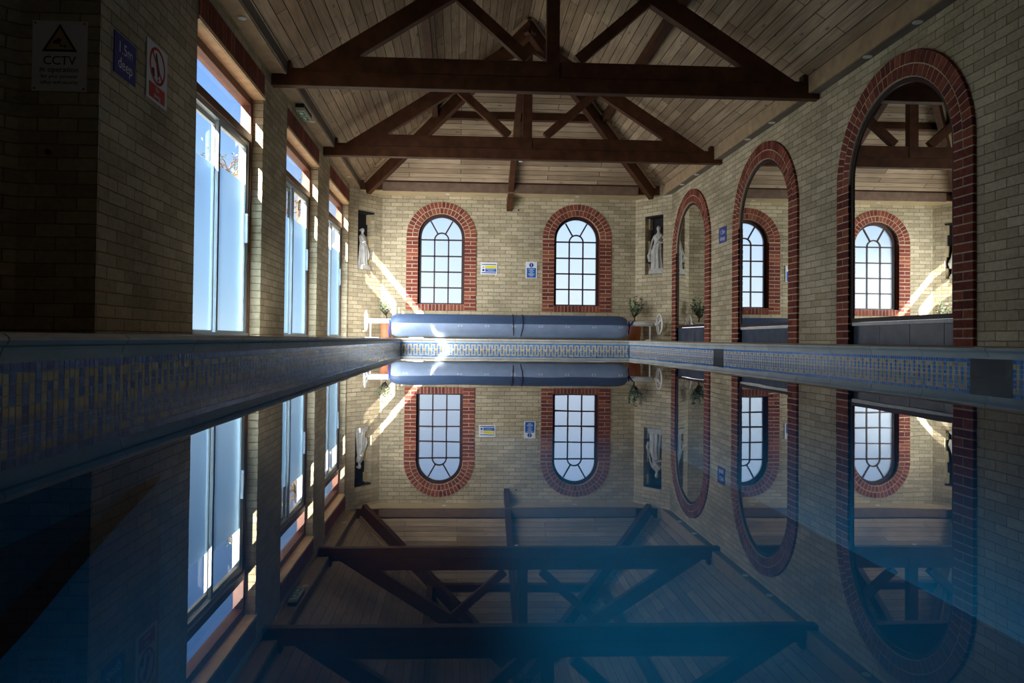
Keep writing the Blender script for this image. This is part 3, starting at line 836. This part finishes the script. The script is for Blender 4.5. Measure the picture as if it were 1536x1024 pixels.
# ---------------------------------------------------------------- signs
def board(parent, o, ux, uz, w, h, mat, d0, d1, name='board', bev=.0):
    """flat panel centred at o, standing d0..d1 off the wall along n = ux x uz"""
    o, ux, uz = Vector(o), Vector(ux), Vector(uz); n = ux.cross(uz)
    mb = MB(); c = [o + ux * (w / 2 * i) + uz * (h / 2 * j) + n * d0 for i, j in ((-1, -1), (1, -1), (1, 1), (-1, 1))]
    mb.prism(c, n, d1 - d0); return mb.build(name, mat, parent, bevel=bev)
def shape(parent, o, ux, uz, polys, mat, d0, d1, name):
    o, ux, uz = Vector(o), Vector(ux), Vector(uz); n = ux.cross(uz); mb = MB()
    for p in polys: mb.prism([o + ux * a + uz * b + n * d0 for a, b in p], n, d1 - d0)
    return mb.build(name, mat, parent)
def at(o, ux, uz, a, b, d):
    o, ux, uz = Vector(o), Vector(ux), Vector(uz); return tuple(o + ux * a + uz * b + ux.cross(uz) * d)

# CCTV sign on the return wall facing the viewer
o_ = (-2.278, YC, 1.776); ux, uz = (1, 0, 0), (0, 0, 1)
t = thing('cctv_sign', 'white CCTV warning sign with a triangle, on the dark near left brickwork', 'sign', o_)
board(t, o_, ux, uz, .302, .40, M['signgrey'], .001, .006)
tri = lambda s, b: [(-s, b), (s, b), (0, b + s * 1.62)]
shape(t, o_, ux, uz, [tri(.098, .025)], M['signblack'], .006, .0066, 'triangle_border')
shape(t, o_, ux, uz, [tri(.076, .037)], M['signamber'], .0066, .0072, 'triangle_field')
shape(t, o_, ux, uz, [[(-.042, .078), (-.006, .104), (.012, .092), (-.002, .072), (-.03, .07)], [(-.008, .074), (.0, .074), (.008, .06), (.03, .06), (.03, .066), (.036, .066), (.036, .044), (.03, .044), (.03, .054), (.004, .054)]], M['signblack'], .0072, .0078, 'camera_symbol')
for txt, s, z in (('CCTV', .070, -.028), ('in operation', .044, -.078), ('for your personal', .028, -.116), ('safety and security', .028, -.150)):
    text_part(txt, s, M['signblack'], t, at(o_, ux, uz, 0, z, .0066), ux, uz)
for a in (-.136, .136):
    for b in (-.186, .186): shape(t, o_, ux, uz, [[(a + .005 * math.cos(q * PI / 4), b + .005 * math.sin(q * PI / 4)) for q in range(8)]], M['signblack'], .006, .009, 'screw')

# depth signs and no diving sign; left wall faces +x, reading direction is +y... seen from inside
o_ = (XL, 4.444, 1.883); ux, uz = (0, 1, 0), (0, 0, 1)
t = thing('depth_sign', 'blue 1.5m deep sign on the left wall between two other signs', 'sign', o_)
board(t, o_, ux, uz, .28, .245, M['signblue'], .001, .006)
text_part('1.5m', .098, M['signwhite'], t, at(o_, ux, uz, 0, .045, .0066), ux, uz)
text_part('deep', .098, M['signwhite'], t, at(o_, ux, uz, 0, -.048, .0066), ux, uz)
o_ = (XL, 4.903, 1.956)
t = thing('no_diving_sign', 'white no diving sign with red ring and red panel, nearest the left window', 'sign', o_)
board(t, o_, ux, uz, .325, .39, M['signwhite'], .001, .006)
ring = [[(R * math.cos(a), .055 + R * math.sin(a)) for R, a in ((.105, 2 * PI * i / 32), (.125, 2 * PI * i / 32), (.125, 2 * PI * (i + 1) / 32), (.105, 2 * PI * (i + 1) / 32))] for i in range(32)]
shape(t, o_, ux, uz, [[(-.03, .135), (-.012, .14), (.012, .08), (.04, .03), (.03, .0), (.012, -.02), (-.005, .02), (-.028, .08)], [(-.09, .02), (-.05, .03), (-.04, -.03), (-.075, -.03)], [(.0, -.03), (.03, -.02), (.02, -.045)]], M['signblack'], .006, .0066, 'diver_symbol')
shape(t, o_, ux, uz, ring + [[(-.096, .137), (-.082, .151), (.096, -.027), (.082, -.041)]], M['signred'], .0066, .0072, 'prohibition_ring')
board(t, at(o_, ux, uz, 0, -.127, 0), ux, uz, .25, .098, M['signred'], .006, .0066, 'red_panel')
text_part('No', .046, M['signwhite'], t, at(o_, ux, uz, 0, -.105, .0070), ux, uz)
text_part('diving', .046, M['signwhite'], t, at(o_, ux, uz, 0, -.148, .0070), ux, uz)
o_ = (XR, 10.725, 1.825); ux = (0, -1, 0)
t = thing('depth_sign', 'small blue 1.5m deep sign on the right wall between two mirror arches', 'sign', o_)
board(t, o_, ux, uz, .30, .235, M['signblue'], .001, .006)
text_part('1.5m', .10, M['signwhite'], t, at(o_, ux, uz, 0, .045, .0066), ux, uz)
text_part('deep', .10, M['signwhite'], t, at(o_, ux, uz, 0, -.05, .0066), ux, uz)
# far wall: safety notices
o_ = (.572, YB, 1.588); ux = (1, 0, 0)
t = thing('safety_sign', 'white framed notice with yellow and blue bands on the far wall', 'sign', o_)
board(t, o_, ux, uz, .325, .235, M['signwhite'], .001, .012)
board(t, at(o_, ux, uz, 0, .078, 0), ux, uz, .28, .014, M['signblue'], .012, .0126, 'title_bar')
board(t, at(o_, ux, uz, .035, .028, 0), ux, uz, .215, .05, M['signyellow'], .012, .0126, 'yellow_band')
board(t, at(o_, ux, uz, .035, -.034, 0), ux, uz, .215, .06, M['signsky'], .012, .0126, 'blue_band')
board(t, at(o_, ux, uz, 0, -.086, 0), ux, uz, .28, .018, M['signblue'], .012, .0126, 'footer_bar')
shape(t, o_, ux, uz, [[(-.13, .008), (-.09, .008), (-.11, .048)]], M['signamber'], .012, .0126, 'warning_triangle')
shape(t, o_, ux, uz, [[(-.11 + .023 * math.cos(q * PI / 8), -.034 + .023 * math.sin(q * PI / 8)) for q in range(16)]], M['signblue'], .012, .0126, 'blue_disc')
shape(t, o_, ux, uz, [rect(-.05, .12, -.026, -.021), rect(-.02, .09, -.045, -.040)], M['signwhite'], .0126, .0130, 'white_lines')
o_ = (1.405, YB, 1.570)
t = thing('safety_sign', 'upright white notice with blue disc and blue panel on the far wall', 'sign', o_)
board(t, o_, ux, uz, .225, .32, M['signwhite'], .001, .012)
shape(t, o_, ux, uz, [[(.043 * math.cos(q * PI / 12), .095 + .043 * math.sin(q * PI / 12)) for q in range(24)]], M['signblue'], .012, .0126, 'blue_disc')
shape(t, o_, ux, uz, [rect(-.006, .006, .068, .124)], M['signwhite'], .0126, .013, 'disc_symbol')
board(t, at(o_, ux, uz, 0, -.055, 0), ux, uz, .18, .19, M['signsky'], .012, .0126, 'blue_panel')
shape(t, o_, ux, uz, [rect(-w_, w_, z_, z_ + .008) for w_, z_ in ((.06, .012), (.03, -.008), (.05, -.03), (.03, -.055), (.06, -.08), (.055, -.1), (.03, -.122))], M['signwhite'], .0126, .013, 'white_lines')
# small black plugs in the brickwork
for p, n_, lab in (((1.14, YB, 2.74), (0, -1, 0), 'small black plug in the far wall brickwork between the windows'),
                   ((-2.33, YC, 1.23), (0, -1, 0), 'small black plug in the brickwork under the CCTV sign'),
                   ((XL, 7.87, 2.95), (1, 0, 0), 'small black hook at the top of the first left pier')):
    mb = MB(); p = Vector(p); n_ = Vector(n_); mb.tube([p - n_ * .002, p + n_ * .012], .016, 12)
    tag(mb.build('wall_plug', M['signblack']), lab, 'plug')

# ---------------------------------------------------------------- pool cover on its reel
RY = 13.22
reel = thing('pool_cover_reel', 'blue pool cover rolled on a white reel in front of the far wall', 'pool cover', (.93, RY, .205))
RX0, RX1, RZ, RR = -1.24, 3.10, .445, .212
def roll_mesh(a0, a1, rad, x0, x1, mi, taper=True, nx=60, na=28):
    vs = []; fs = []
    for i in range(nx + 1):
        f = i / nx; x = x0 + (x1 - x0) * f
        e_ = min((x - RX0), (RX1 - x)); k = 1.0
        if taper and e_ < .14: k = .78 + .22 * math.sin(max(0, e_) / .14 * PI / 2)
        for j in range(na + 1):
            a = a0 + (a1 - a0) * j / na
            r = rad * k + .004 * noise.noise((x * 2.2, a * 1.5, rad * 9))
            z = RZ + r * math.sin(a); y = RY - r * math.cos(a)
            if math.sin(a) < 0: z -= .006 * (1 - abs(f - .5) * 2) 
            vs.append((x, y, z))
    for i in range(nx):
        for j in range(na):
            q = i * (na + 1) + j; fs.append((q, q + 1, q + na + 2, q + na + 1))
    return vs, fs
mb = MB(); vs, fs = roll_mesh(0, 2 * PI, RR, RX0, RX1, 0, na=48); mb.shared(vs, fs, 0)
for x, s in ((RX0, 1), (RX1, -1)):      # coiled ends
    for kk in range(4):
        r0, r1 = .18 - .04 * kk, .18 - .04 * (kk + 1)
        c0 = [(x - s * .012 * kk * 0, RY - r0 * math.cos(2 * PI * q / 32), RZ + r0 * math.sin(2 * PI * q / 32)) for q in range(32)]
        c1 = [(x + s * (.006 if kk % 2 else 0), RY - r1 * math.cos(2 * PI * q / 32), RZ + r1 * math.sin(2 * PI * q / 32)) for q in range(32)]
        mb.shared(c0 + c1, [(q, (q + 1) % 32, 32 + (q + 1) % 32, 32 + q) for q in range(32)], 1)
roll = mb.build('cover_roll', [M['cover_dark'], M['cover_end']], reel, smooth=True)
mb = MB(); vs, fs = roll_mesh(-2.3, .17, RR + .005, RX0 + .012, RX1 - .012, 0); mb.shared(vs, fs, 0)
fl = mb.build('cover_flap', M['cover_light'], reel, smooth=True)
for i in range(9):
    x = RX0 + .28 + i * .49
    for s in (-.025, .025):
        mb = MB(); a = -.02; c = Vector((x + s, RY - (RR + .008) * math.cos(a), RZ + (RR + .008) * math.sin(a)))
        mb.tube([c + Vector((.011 * math.cos(q * PI / 6), 0, .016 * math.sin(q * PI / 6))) for q in range(13)], .003, 6, caps=False)
        mb.build('eyelet', M['whitepl'], fl)
for xa, xb in ((-1.66, RX0 + .02), (RX1 - .02, 3.60)):
    mb = MB(); mb.tube([(xa, RY, .515), (xb, RY, .515)], .045, 20); mb.build('shaft', M['whitepl'], reel, smooth=True)
for x, lean in ((-1.70, -.0), (3.735, 0)):
    mb = MB(); R = .185; zc = .515; nn = 40
    mb.tube([(x, RY + R * math.cos(2 * PI * q / nn), zc + R * math.sin(2 * PI * q / nn)) for q in range(nn + 1)], .017, 10, caps=False)
    wh = mb.build('hand_wheel', M['whitepl'], reel, smooth=True)
    mb = MB()
    sg = 1 if x < 0 else -1
    for q in range(3):
        a = q * 2 * PI / 3 + .5
        mb.tube([(x + sg * .03, RY, zc), (x, RY + R * math.cos(a), zc + R * math.sin(a))], [.017, .012], 8)
    mb.tube([(x - sg * .01, RY, zc), (x + sg * .09, RY, zc)], .032, 14)
    mb.build('spokes', M['whitepl'], wh, smooth=True)
    mb = MB(); mb.tube([(x, RY + .06, zc - R + .01), (x - sg * .07, RY + .06, zc - R - .005)], [.012, .016], 10); mb.build('crank_knob', M['whitepl'], wh, smooth=True)
for x in (-1.62, 3.56):
    mb = MB(); mb.tube([(x, RY, .485), (x, RY, .215)], .016, 12); mb.tube([(x, RY - .05, .214), (x, RY + .26, .214)], .012, 10)
    mb.tube([(x - .1, RY - .02, .212), (x + .16, RY - .02, .212)], .010, 10)
    mb.build('stand', M['whitepl'], reel, smooth=True)
for x in (.985, 1.165):
    mb = MB()
    for q in range(20):
        a0, a1 = -1.9 + 3.6 * q / 20, -1.9 + 3.6 * (q + 1) / 20
        sh = lambda a: (.04 if x > 1.1 else -.02) * max(0, -math.sin(a)) * -1
        r = RR + .011
        p = [(x + sh(a) + e_, RY - r * math.cos(a), RZ + r * math.sin(a)) for a, e_ in ((a0, -.009), (a0, .009), (a1, .009), (a1, -.009))]
        mb.face(p)
    mb.build('strap', M['strapblack'], reel)
for x, s in ((RX0 - .03, 1), (RX1 + .05, -1)):
    mb = MB(); mb.tube([(x, RY - .05, .55), (x + .01, RY - .055, .45), (x - .01, RY - .05, .36), (x, RY - .045, .22 if s > 0 else .32)], .011, 8)
    if s < 0: mb.tube([(x, RY - .055, .46), (x + .05, RY - .055, .52), (x + .09, RY - .02, .565)], .011, 8); mb.tube([(x, RY - .055, .46), (x - .04, RY - .055, .53)], .011, 8)
    mb.build('tie_strap', M['strapblue'], reel, smooth=True)

# ---------------------------------------------------------------- olive trees in pots
def olive(x, y, label, seed, hpot, r0, dens, ht):
    rnd = random.Random(seed)
    t = thing('potted_olive_tree', label, 'potted plant', (x, y, .203), 'olive trees in terracotta pots')
    z0 = .203
    mb = MB(); mb.lathe([(r0 * .72, 0), (r0 * .8, .02), (r0 * .96, hpot * .75), (r0 * 1.0, hpot * .8), (r0 * 1.08, hpot * .82), (r0 * 1.1, hpot), (r0 * .95, hpot), (r0 * .9, hpot - .04), (0, hpot - .04)], 28, (x, y, z0)); mb.build('pot', M['terracotta'], t, smooth=True)
    mb = MB(); mb.lathe([(0, hpot - .03), (r0 * .9, hpot - .035)], 20, (x, y, z0)); mb.build('soil', M['soil'], t)
    mb = MB(); zb = z0 + hpot - .05; zs = zb + .17
    mb.tube([(x, y, zb), (x + .008, y, zb + .09), (x - .004, y, zs)], [.016, .013, .011], 8)
    tips = []
    for k in range(13):
        a = rnd.uniform(0, 2 * PI); sp = rnd.uniform(.05, .20); hh = rnd.uniform(.12, ht)
        p = [Vector((x, y, zs - rnd.uniform(0, .05)))]
        q = Vector((x + sp * math.cos(a), y + sp * .8 * math.sin(a), zs + hh))
        m = (p[0] + q) / 2 + Vector((sp * .35 * math.cos(a), sp * .35 * math.sin(a), -.02))
        mb.tube([p[0], m, q], [.007, .005, .002], 5); tips.append((p[0], m, q))
    mb.build('trunk', M['bark'], t, smooth=True)
    mb = MB()
    for p, m, q in tips:
        for i in range(dens):
            f = rnd.uniform(.25, 1.05); b = p * (1 - f) ** 2 + m * 2 * f * (1 - f) + q * f * f
            d = Vector((rnd.gauss(0, 1), rnd.gauss(0, 1), rnd.uniform(-.2, 1.2))).normalized()
            ln = rnd.uniform(.036, .066); w = d.cross(Vector((rnd.gauss(0, 1), rnd.gauss(0, 1), rnd.gauss(0, 1)))).normalized() * ln * .2
            up = d.cross(w).normalized() * ln * .06
            mb.shared([b, b + d * ln * .45 + w + up, b + d * ln, b + d * ln * .45 - w + up, b + d * ln * .45], [(0, 4, 1), (4, 2, 1), (0, 3, 4), (4, 3, 2)])
    f = mb.build('foliage', M['leaf'], t, fix=False); f['kind'] = 'stuff'
olive(-1.365, 13.52, 'potted olive tree in the sunlit left corner behind the reel wheel', 3, .34, .118, 16, .36)
olive(3.37, 13.66, 'dark potted olive tree in the right corner below the statue', 5, .36, .14, 34, .36)

# ---------------------------------------------------------------- statues
def statue(base, face, label, mirror=1, sc=1.0, bz=1.45):
    """draped standing figure, face = yaw of the front"""
    t = thing('classical_statue', label, 'statue', (base[0], base[1], bz), 'white statues in the corner niches')
    Rz = Matrix.Translation((base[0], base[1], bz)) @ Matrix.Rotation(face, 4, 'Z') @ Matrix.Scale(sc, 4)
    mb = MB(); seg = 36
    # local: +x right, -y front, z up; plinth .10, figure to about .78
    def ring(z, rx, ry, cx=0, cy=0, fold=0.0, ph=0):
        return [(cx + rx * math.cos(2 * PI * j / seg) * (1 + fold * math.sin(9 * 2 * PI * j / seg + ph)),
                 cy + ry * math.sin(2 * PI * j / seg) * (1 + fold * math.sin(9 * 2 * PI * j / seg + ph)), z) for j in range(seg)]
    rows = [ring(.085, .105, .09, .01, 0, .13), ring(.13, .10, .085, .01, 0, .14, .3), ring(.24, .088, .075, .016, -.004, .14, .6), ring(.36, .084, .07, .022, -.004, .12, .9),
            ring(.43, .078, .062, .014, 0, .05, 1), ring(.49, .064, .05, .006, 0, .03), ring(.55, .066, .05, -.002, 0, .02), ring(.60, .074, .052, -.006, 0, .01), ring(.635, .070, .044, -.008, 0),
            ring(.655, .042, .034, -.008, 0), ring(.672, .024, .024, -.008, -.002), ring(.70, .022, .023, -.008, -.004)]
    vs = [p for r in rows for p in r]; n = len(rows)
    fs = [(k * seg + j, k * seg + (j + 1) % seg, (k + 1) * seg + (j + 1) % seg, (k + 1) * seg + j) for k in range(n - 1) for j in range(seg)] + [tuple(reversed(range(seg))), tuple(range((n - 1) * seg, n * seg))]
    M2 = Rz @ Matrix.Scale(mirror, 4, (1, 0, 0))
    tr = lambda p: M2 @ Vector(p)
    mb.shared([tr(p) for p in vs], fs)
    def blob(c, r, sx=1, sy=1, sz=1, seg=16):
        v = []; f = []; nr = 9
        for i in range(nr + 1):
            a = PI * i / nr
            for j in range(seg):
                b = 2 * PI * j / seg
                v.append(tr((c[0] + r * sx * math.sin(a) * math.cos(b), c[1] + r * sy * math.sin(a) * math.sin(b), c[2] + r * sz * math.cos(a))))
        for i in range(nr):
            for j in range(seg): f.append((i * seg + j, (i + 1) * seg + j, (i + 1) * seg + (j + 1) % seg, i * seg + (j + 1) % seg))
        mb.shared(v, f)
    blob((-.008, -.006, .735), .04, .82, .95, 1.15)          # head
    blob((-.008, .018, .748), .032, 1.0, 1.0, .9)            # hair
    blob((-.008, .05, .742), .018)                           # bun
    blob((-.008, -.042, .73), .008, .7, 1.2, 1.3)            # nose
    blob((-.03, -.035, .585), .022); blob((.015, -.035, .585), .022)
    mb.tube([tr(p) for p in ((-.075, 0, .62), (-.105, -.03, .55), (-.085, -.075, .49), (-.03, -.085, .52))], [.022, .019, .016, .013], 10)   # bent arm
    mb.tube([tr(p) for p in ((.062, 0, .62), (.10, .0, .53), (.115, -.03, .42), (.12, -.045, .35))], [.022, .019, .015, .012], 10)     # hanging arm
    blob((-.02, -.088, .525), .016); blob((.12, -.05, .33), .016)
    mb.tube([tr(p) for p in ((.115, -.03, .40), (.14, -.04, .30), (.125, -.03, .20))], [.02, .035, .028], 10)                             # cloth over the arm
    mb.tube([tr(p) for p in ((-.07, -.03, .62), (.0, -.062, .52), (.07, -.03, .44))], [.016, .018, .02], 10)                              # sash
    o = mb.build('figure', M['statue'], t, smooth=True)
    rm = o.modifiers.new('union', 'REMESH'); rm.mode = 'VOXEL'; rm.voxel_size = .0055 * sc; rm.use_smooth_shade = True
    sm = o.modifiers.new('smooth', 'SMOOTH'); sm.factor = .5; sm.iterations = 1
    mb = MB(); mb.box((-.125, -.105, 0), (.125, .105, .05), 0, Rz); mb.box((-.11, -.095, .05), (.11, .095, .085), 0, Rz)
    mb.build('plinth', M['statue'], t, bevel=.004)
pL = ql(.40, 0, .085); pR = qr(.37, 0, .085)
statue((pL[0], pL[1]), math.radians(60), 'white draped statue in the left corner niche', 1, 1.02, 1.50)
statue((pR[0], pR[1]), math.radians(-32), 'white draped statue in the right corner niche', -1, 1.2, 1.495)

# ---------------------------------------------------------------- outside
mb = MB(); mb.face([(-60, -40, .02), (-2.275, -40, .02), (-2.275, 60, .02), (-60, 60, .02)]); mb.face([(-2.28, 14.4, .02), (60, 14.4, .02), (60, 60, .02), (-2.28, 60, .02)])
struct(mb.build('ground_outside', M['gravel'], fix=False), 'pale gravel outside the windows', 'ground')
def shrub(x, y, z, label, seed, spread, n):
    rnd = random.Random(seed)
    t = thing('bare_tree', label, 'tree', (x, y, .02), 'bare trees outside the left windows')
    mb = MB(); mb.tube([(x, y, .02), (x + .03, y, z * .5), (x, y + .05, z - .3)], [.05, .04, .03], 8)
    ends = []
    for k in range(n):
        d = Vector((rnd.gauss(0, 1), rnd.gauss(0, 1), rnd.uniform(.1, 1.3))).normalized() * spread * rnd.uniform(.5, 1)
        p = Vector((x, y + .05, z - rnd.uniform(.2, .6))); q = p + d
        mb.tube([p, (p + q) / 2 + Vector((0, 0, .06)), q], [.012, .008, .003], 5); ends.append(q)
        for _ in range(3):
            e2 = q + Vector((rnd.gauss(0, 1), rnd.gauss(0, 1), rnd.gauss(.2, 1))) * spread * .25
            mb.tube([(p + q) / 2, e2], [.005, .002], 4); ends.append(e2)
    mb.build('branches', M['twig'], t)
    mb = MB()
    for e2 in ends:
        for _ in range(4):
            b = e2 + Vector((rnd.gauss(0, .05), rnd.gauss(0, .05), rnd.gauss(0, .05)))
            d = Vector((rnd.gauss(0, 1), rnd.gauss(0, 1), rnd.gauss(0, 1))).normalized() * .06; w = d.cross(Vector((.3, .4, 1))).normalized() * .016
            mb.face([b, b + d * .5 + w, b + d, b + d * .5 - w])
    f = mb.build('leaves', M['leaf'], t, fix=False); f['kind'] = 'stuff'
shrub(-3.75, 11.7, 3.15, 'bare twiggy tree seen through the nearest left window', 11, .45, 16)
shrub(-3.6, 16.0, 3.5, 'bare twiggy tree seen through the middle left window', 12, .6, 18)

# ---------------------------------------------------------------- light
sun = bpy.data.lights.new('sun', 'SUN'); sun.energy = 32.0; sun.angle = math.radians(.6); sun.color = (1.0, .93, .82)
so = bpy.data.objects.new('sun', sun); C.objects.link(so); so.location = (-8, -20, 9)
so.rotation_euler = Vector((1.0, 1.66, -1.2)).to_track_quat('-Z', 'Y').to_euler()

# added area lamps inside the doors, standing in for daylight scattered by frosted glass
for k, (a, b) in enumerate(WINS):
    al = bpy.data.lights.new('window_daylight', 'AREA'); al.shape = 'RECTANGLE'; al.size = .85; al.size_y = 2.0
    al.energy = (15, 27, 46)[k]; al.color = (.96, .98, 1.0); al.spread = math.radians(150)
    if k == 0: al.size_y = 1.1
    ao = bpy.data.objects.new('window_daylight', al); C.objects.link(ao); ao.location = (-1.68, (a + b) / 2, (.78, 1.15, 1.15)[k])
    ao.rotation_euler = Vector((.74, .67, (-.36, -.16, -.16)[k])).to_track_quat('-Z', 'Y').to_euler()

# added unseen area lamp under water at the near end, to brighten the basin
al = bpy.data.lights.new('pool_lamp', 'AREA'); al.shape = 'RECTANGLE'; al.size = 2.6; al.size_y = .2; al.energy = 7.0; al.color = (.8, .97, 1.0); al.spread = math.radians(44)
ao = bpy.data.objects.new('pool_lamp', al); C.objects.link(ao); ao.location = (1.2, PYN + .12, -.13)
ao.rotation_euler = Vector((-.75, 1, -.50)).to_track_quat('-Z', 'Y').to_euler()

# added unseen strip lamp along the left pool wall, brightening the water from within
al = bpy.data.lights.new('pool_lamp', 'AREA'); al.shape = 'RECTANGLE'; al.size = 9.0; al.size_y = .3; al.energy = 19; al.color = (.8, .97, 1.0); al.spread = math.radians(46)
ao = bpy.data.objects.new('pool_lamp', al); C.objects.link(ao); ao.location = (PXL + .12, 7.6, -.30)
ao.rotation_euler = Vector((1, 0, -.42)).to_track_quat('-Z', 'Y').to_euler()

w = bpy.data.worlds.new('sky'); bpy.context.scene.world = w; w.use_nodes = True
nt = w.node_tree; nt.nodes.clear()
out = nt.nodes.new('ShaderNodeOutputWorld'); bg = nt.nodes.new('ShaderNodeBackground')
tc = nt.nodes.new('ShaderNodeTexCoord'); sp = nt.nodes.new('ShaderNodeSeparateXYZ')
nt.links.new(tc.outputs['Generated'], sp.inputs[0])
cr = nt.nodes.new('ShaderNodeValToRGB'); e = cr.color_ramp.elements
e[0].position = 0.0; e[0].color = srgb(226, 232, 238); e[1].position = 1.0; e[1].color = srgb(60, 110, 200)
x = cr.color_ramp.elements.new(.12); x.color = srgb(214, 226, 242)
x = cr.color_ramp.elements.new(.24); x.color = srgb(146, 188, 240)
x = cr.color_ramp.elements.new(.42); x.color = srgb(84, 140, 226)
nt.links.new(sp.outputs['Z'], cr.inputs[0]); nt.links.new(cr.outputs[0], bg.inputs[0]); bg.inputs[1].default_value = 1.0
nt.links.new(bg.outputs[0], out.inputs[0])

# ---------------------------------------------------------------- camera
cam = bpy.data.cameras.new('camera'); co = bpy.data.objects.new('camera', cam); C.objects.link(co)
f_px, cx, cy, yaw, pitch, roll = 1075.0, 737.1, 491.76, .0451, .0161, .0106
cam.sensor_fit = 'HORIZONTAL'; cam.sensor_width = 36; cam.lens = 36 * f_px / 1536
cam.shift_x = (768 - cx) / 1536; cam.shift_y = -(512 - cy) / 1536
cam.clip_start = .01
fwd = Vector((math.sin(yaw) * math.cos(pitch), math.cos(yaw) * math.cos(pitch), math.sin(pitch)))
right = Vector((math.cos(yaw), -math.sin(yaw), 0)); up = right.cross(fwd)
# picture content turns clockwise by roll
r2 = right * math.cos(roll) + up * math.sin(roll); u2 = up * math.cos(roll) - right * math.sin(roll)
co.matrix_world = Matrix(((r2.x, u2.x, -fwd.x, 0), (r2.y, u2.y, -fwd.y, 0), (r2.z, u2.z, -fwd.z, CAMZ), (0, 0, 0, 1)))
S = bpy.context.scene; S.camera = co
S.view_settings.view_transform = 'Standard'; S.view_settings.look = 'None'; S.view_settings.gamma = 1; S.view_settings.use_curve_mapping = False
S.view_settings.exposure = 0.6
cy_ = S.cycles
cy_.max_bounces = 14; cy_.diffuse_bounces = 5; cy_.glossy_bounces = 6; cy_.transmission_bounces = 8; cy_.transparent_max_bounces = 16
cy_.sample_clamp_indirect = 6; cy_.use_denoising = True
cy_.caustics_reflective = True; cy_.caustics_refractive = True
